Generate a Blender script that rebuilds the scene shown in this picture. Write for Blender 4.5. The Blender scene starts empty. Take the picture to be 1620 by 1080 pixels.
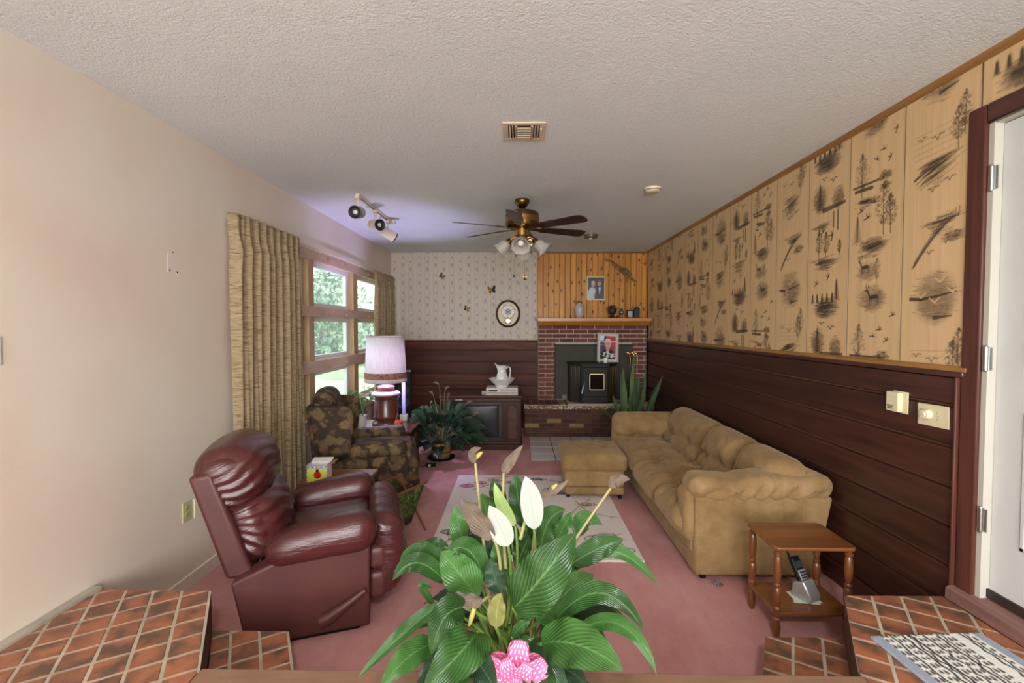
import bpy, math, random
import numpy as np
from mathutils import Vector, Matrix
R = math.radians
random.seed(7)
rng = np.random.default_rng(5)
scene = bpy.context.scene
COL = scene.collection

# ------------------------------------------------------------------ camera
cd = bpy.data.cameras.new('camera')
cam = bpy.data.objects.new('camera', cd)
COL.objects.link(cam)
cd.sensor_width = 36.0
cd.lens = 36.0 * 726 / 1620
cd.clip_start = 0.05
cam.location = (0, 0, 1.66)
cam.rotation_euler = (R(90) - math.atan(23 / 726), 0, math.atan(11 / 726))
scene.camera = cam

# ------------------------------------------------------------------ light and exposure
vs = scene.view_settings
vs.view_transform = 'Standard'
vs.look = 'None'
vs.gamma = 1.0
vs.use_curve_mapping = False
vs.exposure = -0.12

world = bpy.data.worlds.new('sky')
scene.world = world
world.use_nodes = True
wb = world.node_tree.nodes['Background']
wb.inputs['Color'].default_value = (0.86, 0.93, 1.0, 1)
wb.inputs['Strength'].default_value = 3.2


def lamp(name, typ, loc, rot, energy, color, **kw):
    d = bpy.data.lights.new(name, typ)
    d.energy = energy
    d.color = color
    for k, v in kw.items():
        if k == 'portal':
            d.cycles.is_portal = v
        else:
            setattr(d, k, v)
    o = bpy.data.objects.new(name, d)
    o.location = loc
    o.rotation_euler = rot
    COL.objects.link(o)
    return o


lamp('sun', 'SUN', (10, -6, 14), (R(48), R(0), R(70)), 5.0, (1.0, 0.95, 0.86), angle=R(2))
lamp('window_portal', 'AREA', (-2.27, 5.4, 1.55), (0, R(-90), 0), 1, (1, 1, 1),
     shape='RECTANGLE', size=1.75, size_y=3.7, portal=True)
# added fill light at the rear opening, standing in for daylight from behind
lamp('rear_fill_light', 'AREA', (0.2, -3.25, 1.75), (R(90), 0, 0), 330, (0.97, 0.985, 0.99),
     shape='RECTANGLE', size=3.4, size_y=1.9)

# ------------------------------------------------------------------ helpers


def C(r, g, b, k=1.0):
    def f(c):
        c /= 255.0
        return (c / 12.92 if c <= 0.04045 else ((c + 0.055) / 1.055) ** 2.4) * k
    return (f(r), f(g), f(b), 1.0)


def nd(t, typ, props=None, **ins):
    n = t.nodes.new('ShaderNode' + typ)
    for k, v in (props or {}).items():
        setattr(n, k, v)
    for k, v in ins.items():
        s = n.inputs[int(k[1:])] if (k[0] == 'i' and k[1:].isdigit()) else n.inputs[k.replace('_', ' ')]
        if isinstance(v, bpy.types.NodeSocket):
            t.links.new(v, s)
        else:
            s.default_value = v
    return n


def newmat(name):
    m = bpy.data.materials.new(name)
    m.use_nodes = True
    t = m.node_tree
    return m, t, t.nodes['Principled BSDF']


def coords(t, scale=(1, 1, 1), rot=(0, 0, 0), which='Object'):
    tc = nd(t, 'TexCoord')
    mp = nd(t, 'Mapping', Vector=tc.outputs[which], Scale=scale, Rotation=rot)
    return mp.outputs[0]


def ramp(t, fac, stops, interp='LINEAR'):
    n = nd(t, 'ValToRGB', Fac=fac)
    cr = n.color_ramp
    cr.interpolation = interp
    while len(cr.elements) < len(stops):
        cr.elements.new(0.5)
    for e, (p, c) in zip(cr.elements, stops):
        e.position = p
        e.color = c
    return n.outputs[0]


def mixc(t, fac, a, b, mode='MIX'):
    n = nd(t, 'Mix', {'data_type': 'RGBA', 'blend_type': mode})
    for i, v in ((0, fac), (6, a), (7, b)):
        if isinstance(v, bpy.types.NodeSocket):
            t.links.new(v, n.inputs[i])
        else:
            n.inputs[i].default_value = v
    return n.outputs[2]


def mth(t, op, a, b=0.0, c=0.0):
    n = nd(t, 'Math', {'operation': op})
    for i, v in enumerate((a, b, c)):
        if isinstance(v, bpy.types.NodeSocket):
            t.links.new(v, n.inputs[i])
        else:
            n.inputs[i].default_value = v
    return n.outputs[0]


def bump(t, b, h, strength=0.3, dist=0.01):
    n = nd(t, 'Bump', Height=h, Strength=strength, Distance=dist)
    t.links.new(n.outputs[0], b.inputs['Normal'])


def noise(t, v, scale, detail=3.0, rough=0.55, dist=0.0):
    return nd(t, 'TexNoise', Vector=v, Scale=scale, Detail=detail, Roughness=rough, Distortion=dist).outputs[0]


def simple(name, col, rough=0.5, metal=0.0, var=0.0, vscale=6.0, bscale=0.0, bstr=0.2, bdist=0.003, coat=0.0,
           sheen=0.0, c2=None, stretch=(1, 1, 1), spec=0.5, trans=0.0):
    m, t, b = newmat(name)
    b.inputs['Roughness'].default_value = rough
    b.inputs['Metallic'].default_value = metal
    b.inputs['Coat Weight'].default_value = coat
    b.inputs['Sheen Weight'].default_value = sheen
    b.inputs['Specular IOR Level'].default_value = spec
    b.inputs['Transmission Weight'].default_value = trans
    b.inputs['Base Color'].default_value = col
    if var or c2:
        v = coords(t, stretch)
        f = noise(t, v, vscale, 4)
        if c2 is None:
            k = 1 - var
            c2 = (col[0] * k, col[1] * k, col[2] * k, 1)
        t.links.new(ramp(t, f, [(0.35, c2), (0.65, col)]), b.inputs['Base Color'])
    if bscale:
        v = coords(t, stretch)
        bump(t, b, noise(t, v, bscale, 3), bstr, bdist)
    return m


def link(o, parent=None):
    COL.objects.link(o)
    if parent is not None:
        o.parent = parent
    return o


def tag(o, label=None, cat=None, group=None, kind=None):
    if label:
        o['label'] = label
    if cat:
        o['category'] = cat
    if group:
        o['group'] = group
    if kind:
        o['kind'] = kind
    return o


def thing(name, label, cat, loc=(0, 0, 0), rz=0.0, group=None):
    o = bpy.data.objects.new(name, None)
    o.empty_display_size = 0.1
    o.location = loc
    o.rotation_euler = (0, 0, rz)
    link(o)
    return tag(o, label, cat, group)


def copy_tree(o, parent=None):
    c = o.copy()
    link(c, parent)
    for ch in list(o.children):
        copy_tree(ch, c)
    return c


class MB:
    def __init__(s):
        s.v = []
        s.f = []

    def add(s, vs_, fs):
        o = len(s.v)
        s.v += [tuple(map(float, p)) for p in vs_]
        s.f += [tuple(int(i) + o for i in f) for f in fs]
        return s

    def box(s, lo, hi, M=None):
        x0, y0, z0 = lo
        x1, y1, z1 = hi
        P = [(x0, y0, z0), (x1, y0, z0), (x1, y1, z0), (x0, y1, z0), (x0, y0, z1), (x1, y0, z1), (x1, y1, z1), (x0, y1, z1)]
        if M is not None:
            P = [M @ Vector(p) for p in P]
        return s.add(P, [(3, 2, 1, 0), (4, 5, 6, 7), (0, 1, 5, 4), (1, 2, 6, 5), (2, 3, 7, 6), (3, 0, 4, 7)])

    def cbox(s, c, d, M=None):
        return s.box([c[i] - d[i] / 2 for i in range(3)], [c[i] + d[i] / 2 for i in range(3)], M)

    def prism(s, poly, axis, a, b, M=None):
        n = len(poly)
        area = sum(poly[i][0] * poly[(i + 1) % n][1] - poly[(i + 1) % n][0] * poly[i][1] for i in range(n))
        if (area < 0) != (axis == 'y'):
            poly = poly[::-1]

        def pt(p, h):
            q = {'z': (p[0], p[1], h), 'y': (p[0], h, p[1]), 'x': (h, p[0], p[1])}[axis]
            return M @ Vector(q) if M is not None else q
        V = [pt(p, a) for p in poly] + [pt(p, b) for p in poly]
        F = [tuple(range(n))[::-1], tuple(range(n, 2 * n))]
        F += [(i, (i + 1) % n, n + (i + 1) % n, n + i) for i in range(n)]
        return s.add(V, F)

    def lathe(s, prof, n=24, M=None, ang=2 * math.pi):
        V = []
        for r, z in prof:
            for k in range(n):
                a = ang * k / n
                p = (r * math.cos(a), r * math.sin(a), z)
                V.append(M @ Vector(p) if M is not None else p)
        F = []
        for i in range(len(prof) - 1):
            for k in range(n):
                k2 = (k + 1) % n
                F.append((i * n + k, i * n + k2, (i + 1) * n + k2, (i + 1) * n + k))
        if prof[0][0] > 1e-5:
            F.append(tuple(range(n))[::-1])
        if prof[-1][0] > 1e-5:
            F.append(tuple((len(prof) - 1) * n + k for k in range(n)))
        return s.add(V, F)

    def tube(s, pts, rad, n=8, cap=True):
        pts = [Vector(p) for p in pts]
        m = len(pts)
        rad = [rad] * m if not hasattr(rad, '__len__') else rad
        V = []
        up = None
        for i, p in enumerate(pts):
            d = (pts[min(i + 1, m - 1)] - pts[max(i - 1, 0)]).normalized()
            if up is None:
                up = d.orthogonal().normalized()
            up = (up - d * up.dot(d)).normalized()
            w = d.cross(up)
            for k in range(n):
                a = 2 * math.pi * k / n
                V.append(p + (up * math.cos(a) + w * math.sin(a)) * rad[i])
        F = [(i * n + k, i * n + (k + 1) % n, (i + 1) * n + (k + 1) % n, (i + 1) * n + k) for i in range(m - 1) for k in range(n)]
        if cap:
            F += [tuple(range(n))[::-1], tuple((m - 1) * n + k for k in range(n))]
        return s.add(V, F)

    def obj(s, name, mat, parent=None, smooth=None, bevel=0.0, seg=2, loc=None, rot=None):
        me = bpy.data.meshes.new(name)
        me.from_pydata(s.v, [], s.f)
        me.update()
        return mobj(me, name, mat, parent, smooth, bevel, seg, loc, rot)


def mobj(me, name, mat, parent=None, smooth=None, bevel=0.0, seg=2, loc=None, rot=None):
    me.materials.append(mat)
    if smooth is not None:
        me.shade_smooth()
        if smooth > 0:
            me.set_sharp_from_angle(angle=R(smooth))
    o = bpy.data.objects.new(name, me)
    if loc is not None:
        o.location = loc
    if rot is not None:
        o.rotation_euler = rot
    if bevel:
        md = o.modifiers.new('bevel', 'BEVEL')
        md.width = bevel
        md.segments = seg
        md.limit_method = 'ANGLE'
        md.angle_limit = R(35)
        if smooth is None:
            me.shade_smooth()
            me.set_sharp_from_angle(angle=R(35))
            md.harden_normals = False
    return link(o, parent)


def gridmesh(name, P, uv=False, closeu=False, col=None):
    """P (m,n,3): quads; optional uv (u along n, v along m) and per-vertex colour."""
    P = np.asarray(P, float)
    m, n = P.shape[:2]
    me = bpy.data.meshes.new(name)
    idx = np.arange(m * n).reshape(m, n)
    if closeu:
        a = idx[:-1, :]
        b = np.roll(idx, -1, 1)[:-1, :]
        c = np.roll(idx, -1, 1)[1:, :]
        d = idx[1:, :]
    else:
        a, b, c, d = idx[:-1, :-1], idx[:-1, 1:], idx[1:, 1:], idx[1:, :-1]
    F = np.stack([a, b, c, d], -1).reshape(-1, 4)
    me.vertices.add(m * n)
    me.vertices.foreach_set('co', P.reshape(-1))
    me.loops.add(F.size)
    me.loops.foreach_set('vertex_index', F.reshape(-1).astype(np.int32))
    me.polygons.add(len(F))
    me.polygons.foreach_set('loop_start', (np.arange(len(F)) * 4).astype(np.int32))
    if uv:
        u, v = np.meshgrid(np.linspace(0, 1, n), np.linspace(0, 1, m))
        uvs = np.stack([u, v], -1).reshape(-1, 2)[F.reshape(-1)]
        l = me.uv_layers.new(name='UVMap')
        l.data.foreach_set('uv', uvs.reshape(-1).astype(np.float32))
    if col is not None:
        ca = me.color_attributes.new('Col', 'FLOAT_COLOR', 'POINT')
        cc = np.ones((m * n, 4), np.float32)
        cc[:, :3] = np.asarray(col).reshape(-1, 3)
        ca.data.foreach_set('color', cc.reshape(-1))
    me.update(calc_edges=True)
    me.validate()
    return me


def softmesh(name, size, r, n=16, fn=None, rr=None):
    """rounded box centred on the origin; fn(P, U) deforms (U = coordinates in -1..1)"""
    sx, sy, sz = [d / 2 for d in size]
    g = np.sin(np.linspace(-1, 1, n + 1) * math.pi / 2)
    g = 0.45 * g + 0.55 * np.linspace(-1, 1, n + 1)
    pts = {}
    V, F = [], []

    def vid(p):
        k = (round(p[0], 5), round(p[1], 5), round(p[2], 5))
        if k not in pts:
            pts[k] = len(V)
            V.append(p)
        return pts[k]
    for ax in range(3):
        for sg in (-1, 1):
            ids = [[None] * (n + 1) for _ in range(n + 1)]
            for i in range(n + 1):
                for j in range(n + 1):
                    p = [0, 0, 0]
                    p[ax] = sg
                    p[(ax + 1) % 3] = g[i]
                    p[(ax + 2) % 3] = g[j]
                    ids[i][j] = vid(tuple(p))
            for i in range(n):
                for j in range(n):
                    q = (ids[i][j], ids[i + 1][j], ids[i + 1][j + 1], ids[i][j + 1])
                    F.append(q if sg > 0 else q[::-1])
    U = np.array(V)
    S = np.array([sx, sy, sz])
    rr = min(r, sx * .999, sy * .999, sz * .999)
    Q = U * S
    inner = np.clip(Q, -(S - rr), S - rr)
    D = Q - inner
    L = np.linalg.norm(D, axis=1, keepdims=True)
    L[L < 1e-9] = 1
    mx = np.max(np.abs(D), axis=1, keepdims=True)
    P = inner + D / L * np.where(mx > 1e-9, rr * (mx / rr), 0)
    if fn is not None:
        P = fn(P, U)
    me = bpy.data.meshes.new(name)
    me.from_pydata(P.tolist(), [], F)
    me.update()
    return me


def soft(name, mat, parent, size, r, loc=(0, 0, 0), rot=(0, 0, 0), n=16, fn=None):
    me = softmesh(name, size, r, n, fn)
    return mobj(me, name, mat, parent, 0, loc=loc, rot=rot)


def bez(p0, p1, p2, n):
    p0, p1, p2 = map(np.asarray, (p0, p1, p2))
    t = np.linspace(0, 1, n)[:, None]
    return (1 - t) ** 2 * p0 + 2 * t * (1 - t) * p1 + t ** 2 * p2


def clip_poly(poly, region):
    """Sutherland-Hodgman; region convex, counter-clockwise"""
    out = poly
    for i in range(len(region)):
        a, b = region[i], region[(i + 1) % len(region)]
        inp, out = out, []
        for k in range(len(inp)):
            p, q = inp[k], inp[(k + 1) % len(inp)]
            dp = (b[0] - a[0]) * (p[1] - a[1]) - (b[1] - a[1]) * (p[0] - a[0])
            dq = (b[0] - a[0]) * (q[1] - a[1]) - (b[1] - a[1]) * (q[0] - a[0])
            if dp >= 0:
                out.append(p)
            if (dp >= 0) != (dq >= 0):
                t_ = dp / (dp - dq)
                out.append((p[0] + t_ * (q[0] - p[0]), p[1] + t_ * (q[1] - p[1])))
        if not out:
            return []
    return out


class Ras:
    """a small drawing board: printed patterns become vertex colours of a fine grid"""

    def __init__(s, w, h, res, base):
        s.nx, s.ny = int(w / res) + 1, int(h / res) + 1
        s.x = np.linspace(0, w, s.nx)
        s.y = np.linspace(0, h, s.ny)
        s.w, s.h = w, h
        s.a = np.ones((s.ny, s.nx, 3)) * np.array(base[:3])

    def _win(s, x0, x1, y0, y1):
        i0, i1 = np.searchsorted(s.x, [x0, x1])
        j0, j1 = np.searchsorted(s.y, [y0, y1])
        if i1 <= i0 or j1 <= j0:
            return None
        X, Y = np.meshgrid(s.x[i0:i1], s.y[j0:j1])
        return slice(j0, j1), slice(i0, i1), X, Y

    def _put(s, w, mask, col):
        js, is_ = w[0], w[1]
        m = mask[..., None]
        s.a[js, is_] = s.a[js, is_] * (1 - m) + np.array(col[:3]) * m

    def ell(s, cx, cy, rx, ry, col, al=1.0, rot=0.0, sf=0.4, grain=0.0):
        r = max(rx, ry)
        w = s._win(cx - r, cx + r, cy - r, cy + r)
        if w is None:
            return
        c, n = math.cos(rot), math.sin(rot)
        X, Y = w[2] - cx, w[3] - cy
        d = np.sqrt(((c * X + n * Y) / rx) ** 2 + ((-n * X + c * Y) / ry) ** 2)
        m = np.clip((1 - d) / sf, 0, 1) * al
        if grain:
            m = m * (1 - grain * rng.random(m.shape))
        s._put(w, m, col)

    def seg(s, x0, y0, x1, y1, w0, col, al=1.0, w1=None):
        w1 = w0 if w1 is None else w1
        pw = max(w0, w1)
        w = s._win(min(x0, x1) - pw, max(x0, x1) + pw, min(y0, y1) - pw, max(y0, y1) + pw)
        if w is None:
            return
        dx, dy = x1 - x0, y1 - y0
        L = dx * dx + dy * dy + 1e-12
        t_ = np.clip(((w[2] - x0) * dx + (w[3] - y0) * dy) / L, 0, 1)
        d = np.hypot(w[2] - x0 - t_ * dx, w[3] - y0 - t_ * dy)
        wd = (w0 + (w1 - w0) * t_) / 2
        px = s.x[1] - s.x[0]
        m = np.clip((wd - d) / px + 0.6, 0, 1) * np.minimum(1, wd * 2 / px) * al
        s._put(w, m, col)

    def line(s, pts, w0, col, al=1.0, w1=None):
        n = len(pts) - 1
        w1 = w0 if w1 is None else w1
        for i in range(n):
            s.seg(*pts[i], *pts[i + 1], w0 + (w1 - w0) * i / n, col, al, w0 + (w1 - w0) * (i + 1) / n)

    def poly(s, pts, col, al=1.0):
        xs, ys = [p[0] for p in pts], [p[1] for p in pts]
        w = s._win(min(xs), max(xs), min(ys), max(ys))
        if w is None:
            return
        ins = np.zeros(w[2].shape, bool)
        for i in range(len(pts)):
            (x0, y0), (x1, y1) = pts[i], pts[(i + 1) % len(pts)]
            if y0 == y1:
                continue
            cr = ((y0 > w[3]) != (y1 > w[3])) & (w[2] < (x1 - x0) * (w[3] - y0) / (y1 - y0) + x0)
            ins ^= cr
        s._put(w, ins * al, col)


def print_obj(ras, name, mat, parent, origin, ux, uy, thick=0.0, loc=None, rot=None):
    """flat printed sheet: origin + ux*x + uy*y, with a closed body behind it when thick > 0"""
    o3, ux, uy = np.array(origin, float), np.array(ux, float), np.array(uy, float)
    X, Y = np.meshgrid(ras.x, ras.y)
    P = o3 + X[..., None] * ux + Y[..., None] * uy
    A = ras.a
    if thick:
        n = np.cross(ux, uy)
        back = -n * thick
        P = np.pad(P, ((1, 1), (1, 1), (0, 0)), 'edge')
        A = np.pad(A, ((1, 1), (1, 1), (0, 0)), 'edge')
        P[0] += back
        P[-1] += back
        P[1:-1, 0] += back
        P[1:-1, -1] += back
    me = gridmesh(name, P, col=A)
    return mobj(me, name, mat, parent, loc=loc, rot=rot)


def printmat(name, rough=0.5, grain=0.06, gscale=(40, 40, 4), bscale=0, bstr=0.2, spec=0.4, coat=0.0):
    m, t, b = newmat(name)
    a = nd(t, 'Attribute', {'attribute_name': 'Col'})
    f = noise(t, coords(t, gscale), 1.0, 4)
    k = mth(t, 'MULTIPLY_ADD', f, 2 * grain, 1 - grain)
    mul = nd(t, 'VectorMath', {'operation': 'SCALE'})
    t.links.new(a.outputs['Color'], mul.inputs[0])
    t.links.new(k, mul.inputs['Scale'])
    t.links.new(mul.outputs[0], b.inputs['Base Color'])
    b.inputs['Roughness'].default_value = rough
    b.inputs['Specular IOR Level'].default_value = spec
    b.inputs['Coat Weight'].default_value = coat
    if bscale:
        bump(t, b, noise(t, coords(t), bscale, 2), bstr, 0.004)
    return m

# ------------------------------------------------------------------ materials of the setting


def m_wall():
    m, t, b = newmat('painted_plaster')
    v = coords(t)
    f = noise(t, v, 0.9, 3, 0.5)
    c = ramp(t, f, [(0.38, C(222, 204, 188)), (0.55, C(226, 214, 198)), (0.7, C(228, 220, 208))])
    f2 = noise(t, v, 2.7, 5, 0.6)
    c = mixc(t, mth(t, 'MULTIPLY', f2, 0.22), c, C(210, 190, 168))
    t.links.new(c, b.inputs['Base Color'])
    b.inputs['Roughness'].default_value = 0.55
    bump(t, b, noise(t, v, 55, 3), 0.12, 0.004)
    return m


def m_ceiling():
    m, t, b = newmat('stippled_ceiling')
    v = coords(t)
    f = noise(t, v, 0.8, 3)
    t.links.new(ramp(t, f, [(0.35, C(222, 226, 227)), (0.7, C(232, 235, 236))]), b.inputs['Base Color'])
    b.inputs['Roughness'].default_value = 0.8
    h = noise(t, v, 42, 4, 0.6, 1.2)
    h2 = noise(t, v, 110, 2, 0.5, 0.5)
    bump(t, b, mth(t, 'MULTIPLY_ADD', h2, 0.4, h), 0.5, 0.012)
    return m


def m_carpet():
    m, t, b = newmat('dusty_pink_carpet')
    v = coords(t)
    f = noise(t, coords(t, (1.6, .8, 1)), 2.0, 5, 0.65)
    c = ramp(t, f, [(0.3, C(184, 128, 126)), (0.5, C(206, 150, 148)), (0.72, C(222, 170, 166))])
    f2 = noise(t, v, 260, 2, 0.6)
    c = mixc(t, mth(t, 'MULTIPLY', f2, 0.55), c, C(188, 134, 130))
    t.links.new(c, b.inputs['Base Color'])
    b.inputs['Roughness'].default_value = 0.95
    b.inputs['Specular IOR Level'].default_value = 0.15
    bump(t, b, mth(t, 'MULTIPLY_ADD', f, 0.6, f2), 0.6, 0.008)
    return m


def woodmat(name, ca, cb, axis, rough=0.35, scale=6.0, stretch=14, coat=0.3, rnd=0.25, knots=0, kc=None, bstr=0.1, spec=0.5):
    """grain runs along `axis`"""
    m, t, b = newmat(name)
    sc = [stretch, stretch, stretch]
    sc['xyz'.index(axis)] = 1.0
    oi = nd(t, 'ObjectInfo')
    tc = nd(t, 'TexCoord')
    off = nd(t, 'VectorMath', {'operation': 'ADD'})
    t.links.new(tc.outputs['Object'], off.inputs[0])
    sh = nd(t, 'VectorMath', {'operation': 'SCALE'})
    sh.inputs[0].default_value = (13.0, 7.0, 29.0)
    t.links.new(oi.outputs['Random'], sh.inputs['Scale'])
    t.links.new(sh.outputs[0], off.inputs[1])
    mp = nd(t, 'Mapping', Vector=off.outputs[0], Scale=sc)
    f = noise(t, mp.outputs[0], scale / 6.0, 6, 0.65, 0.8)
    c = ramp(t, f, [(0.32, ca), (0.68, cb)])
    k = mth(t, 'MULTIPLY_ADD', oi.outputs['Random'], 2 * rnd, 1 - rnd)
    sc2 = nd(t, 'VectorMath', {'operation': 'SCALE'})
    t.links.new(c, sc2.inputs[0])
    t.links.new(k, sc2.inputs['Scale'])
    c = sc2.outputs[0]
    if knots:
        s2 = [1.0, 1.0, 1.0]
        s2['xyz'.index(axis)] = 0.55
        mp2 = nd(t, 'Mapping', Vector=off.outputs[0], Scale=s2)
        sx_ = nd(t, 'SeparateXYZ', Vector=mp2.outputs[0])
        cb_ = nd(t, 'CombineXYZ', X=mth(t, 'ADD', sx_.outputs[0], mth(t, 'MULTIPLY', sx_.outputs[1], .0)), Y=sx_.outputs[2])
        vo = nd(t, 'TexVoronoi', {'voronoi_dimensions': '2D'}, Vector=cb_.outputs[0], Scale=knots, Randomness=1.0)
        kf = ramp(t, vo.outputs['Distance'], [(0.045, (1, 1, 1, 1)), (0.13, (0, 0, 0, 1))])
        c = mixc(t, kf, c, kc)
    t.links.new(c, b.inputs['Base Color'])
    b.inputs['Roughness'].default_value = rough
    b.inputs['Coat Weight'].default_value = coat
    b.inputs['Coat Roughness'].default_value = 0.25
    b.inputs['Specular IOR Level'].default_value = spec
    bump(t, b, f, bstr, 0.003)
    return m


def m_brick(name, stops, scale=30.0):
    m, t, b = newmat(name)
    oi = nd(t, 'ObjectInfo')
    c = ramp(t, oi.outputs['Random'], stops)
    v = coords(t)
    f = noise(t, v, scale, 4, 0.65)
    c = mixc(t, mth(t, 'MULTIPLY', f, 0.8), c, C(74, 46, 40))
    t.links.new(c, b.inputs['Base Color'])
    b.inputs['Roughness'].default_value = 0.85
    bump(t, b, f, 0.5, 0.006)
    return m


def m_quarry():
    m, t, b = newmat('quarry_tile')
    oi = nd(t, 'ObjectInfo')
    tc = nd(t, 'TexCoord')
    sh = nd(t, 'VectorMath', {'operation': 'SCALE'})
    sh.inputs[0].default_value = (31.0, 17.0, 5.0)
    t.links.new(oi.outputs['Random'], sh.inputs['Scale'])
    ad = nd(t, 'VectorMath', {'operation': 'ADD'})
    t.links.new(tc.outputs['Object'], ad.inputs[0])
    t.links.new(sh.outputs[0], ad.inputs[1])
    f = noise(t, ad.outputs[0], 11, 3, 0.5)
    c = ramp(t, f, [(0.36, C(92, 70, 56)), (0.48, C(138, 88, 64)), (0.62, C(170, 106, 74)), (0.75, C(156, 98, 72))])
    f2 = noise(t, ad.outputs[0], 60, 3)
    c = mixc(t, mth(t, 'MULTIPLY', f2, 0.35), c, C(110, 74, 54))
    t.links.new(c, b.inputs['Base Color'])
    b.inputs['Roughness'].default_value = 0.42
    bump(t, b, f2, 0.2, 0.003)
    return m


M = {}
M['wall'] = m_wall()
M['ceiling'] = m_ceiling()
M['carpet'] = m_carpet()
M['plank'] = woodmat('dark_plank', C(44, 24, 20), C(78, 43, 33), 'y', 0.36, 5, 16, 0.15, 0.24, spec=0.4)
M['plankx'] = woodmat('dark_plank_back', C(62, 30, 22), C(112, 62, 42), 'x', 0.5, 5, 16, 0.0, 0.3, spec=.22)
M['mahogany'] = woodmat('mahogany_trim', C(66, 34, 28), C(100, 56, 45), 'z', 0.45, 6, 20, 0.1, 0.08, spec=.3)
M['mahoganyy'] = woodmat('mahogany_rail', C(52, 26, 20), C(88, 46, 34), 'y', 0.32, 6, 20, 0.4, 0.08)
M['gold_trim'] = woodmat('golden_moulding', C(128, 88, 42), C(168, 122, 66), 'y', 0.45, 6, 18, 0.1, 0.08)
M['gold_trimx'] = woodmat('golden_moulding_back', C(84, 56, 30), C(120, 84, 44), 'x', 0.45, 6, 18, 0.1, 0.08)
M['pine'] = woodmat('knotty_pine', C(176, 112, 40), C(214, 152, 66), 'z', 0.45, 5, 14, 0.1, 0.16, 6.5, C(70, 34, 12), spec=.3)
M['mantel'] = woodmat('mantel_pine', C(160, 98, 34), C(198, 132, 54), 'x', 0.38, 5, 14, 0.3, 0.05)
M['brick'] = m_brick('red_brick', [(0.0, C(104, 56, 48)), (0.4, C(136, 76, 62)), (0.8, C(154, 92, 74)), (1.0, C(98, 66, 60))])
M['brick_old'] = m_brick('old_brick', [(0.0, C(78, 46, 38)), (0.5, C(104, 62, 48)), (0.9, C(112, 74, 56)), (0.93, C(176, 144, 92)), (1.0, C(186, 156, 104))])
M['mortar'] = simple('grey_mortar', C(196, 182, 172), 0.9, var=0.15, vscale=30, bscale=80, bstr=0.4)
M['mortar_d'] = simple('brown_mortar', C(112, 94, 80), 0.9, var=0.2, vscale=30, bscale=80, bstr=0.4)
M['quarry'] = m_quarry()
M['grout'] = simple('pale_grout', C(186, 172, 150), 0.9, var=0.3, vscale=9, bscale=60, bstr=0.4)
M['riser'] = simple('dark_riser_tile', C(84, 58, 46), .6, var=.3, vscale=14)
M['ledge'] = simple('brown_ledge_board', C(140, 106, 84), 0.6, var=0.2, vscale=14, bscale=50, bstr=0.15, stretch=(0.4, 2, 2))
M['white_paint'] = simple('white_door_paint', C(204, 206, 204), 0.45, var=0.03, vscale=3)
M['jamb'] = simple('offwhite_jamb', C(188, 184, 172), 0.5)
M['frame'] = simple('pale_window_wood', C(206, 178, 158), 0.5, c2=C(190, 158, 136), vscale=5, stretch=(3, 1, 3), bscale=20, bstr=0.1)
M['frame_in'] = simple('window_post_wood', C(188, 156, 116), 0.5, c2=C(172, 138, 100), vscale=6, stretch=(6, 6, 1))
M['sash'] = simple('white_sash', C(222, 222, 216), 0.5)
M['hearth_tile'] = simple('grey_floor_tile', C(212, 206, 204), 0.4, var=0.12, vscale=9)
M['black_metal'] = simple('black_iron', C(40, 38, 37), 0.5, 0.0, spec=.25, var=0.2, vscale=20)
M['grey_metal'] = simple('grey_steel_panel', C(78, 73, 65), 0.7, 0.0, spec=.2, var=0.12, vscale=18, bscale=120, bstr=0.1)
M['brass'] = simple('brass', C(196, 156, 84), 0.25, 1.0)
M['antique'] = simple('antique_brass', C(122, 98, 58), 0.3, 1.0, var=0.3, vscale=14)
M['steel'] = simple('steel', C(180, 180, 178), 0.3, 1.0)
M['black'] = simple('black_plastic', C(22, 22, 24), 0.45, spec=.18)
M['white'] = simple('white_ceramic', C(226, 224, 220), 0.22, coat=0.4)
M['cream'] = simple('cream_plastic', C(224, 214, 178), 0.4)
M['almond'] = simple('almond_plastic', C(190, 186, 140), 0.4)
M['beige'] = simple('beige_enamel', C(214, 196, 174), 0.4)


def m_glass():
    m = bpy.data.materials.new('window_glass')
    m.use_nodes = True
    t = m.node_tree
    t.nodes.clear()
    out = nd(t, 'OutputMaterial')
    tr = nd(t, 'BsdfTransparent', Color=(0.93, 0.97, 0.97, 1))
    gl = nd(t, 'BsdfGlossy', Roughness=0.03)
    lw = nd(t, 'LayerWeight', Blend=0.5)
    fr = mth(t, 'MULTIPLY_ADD', mth(t, 'POWER', lw.outputs['Facing'], 5.0), 0.5, 0.03)
    mx = nd(t, 'MixShader', i0=fr, i1=tr.outputs[0], i2=gl.outputs[0])
    du = nd(t, 'BsdfTranslucent', Color=(0.9, 0.95, 1.0, 1))
    mx = nd(t, 'MixShader', i0=.07, i1=mx.outputs[0], i2=du.outputs[0])   # translucent veil mixed in to imitate hazy glare
    t.links.new(mx.outputs[0], out.inputs[0])
    return m


M['glass'] = m_glass()

# ------------------------------------------------------------------ the setting
XL, XR, YB, ZC = -2.095, 2.07, 7.5, 2.87
YR, ZP = -3.2, 0.38          # rear of the house behind the camera, height of the landings


def struct(name, mb, mat, label=None, **kw):
    o = mb.obj(name, mat, **kw)
    return tag(o, label, None, None, 'structure')


floor = struct('floor', MB().box((XL - .15, 1.4, -.12), (XR + .15, YB + .2, 0)), M['carpet'], 'dusty pink carpet of the sunken living room')
struct('ceiling', MB().box((XL - .15, YR - .1, ZC), (XR + .15, YB + .2, ZC + .15)), M['ceiling'], 'white stippled plaster ceiling')

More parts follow.
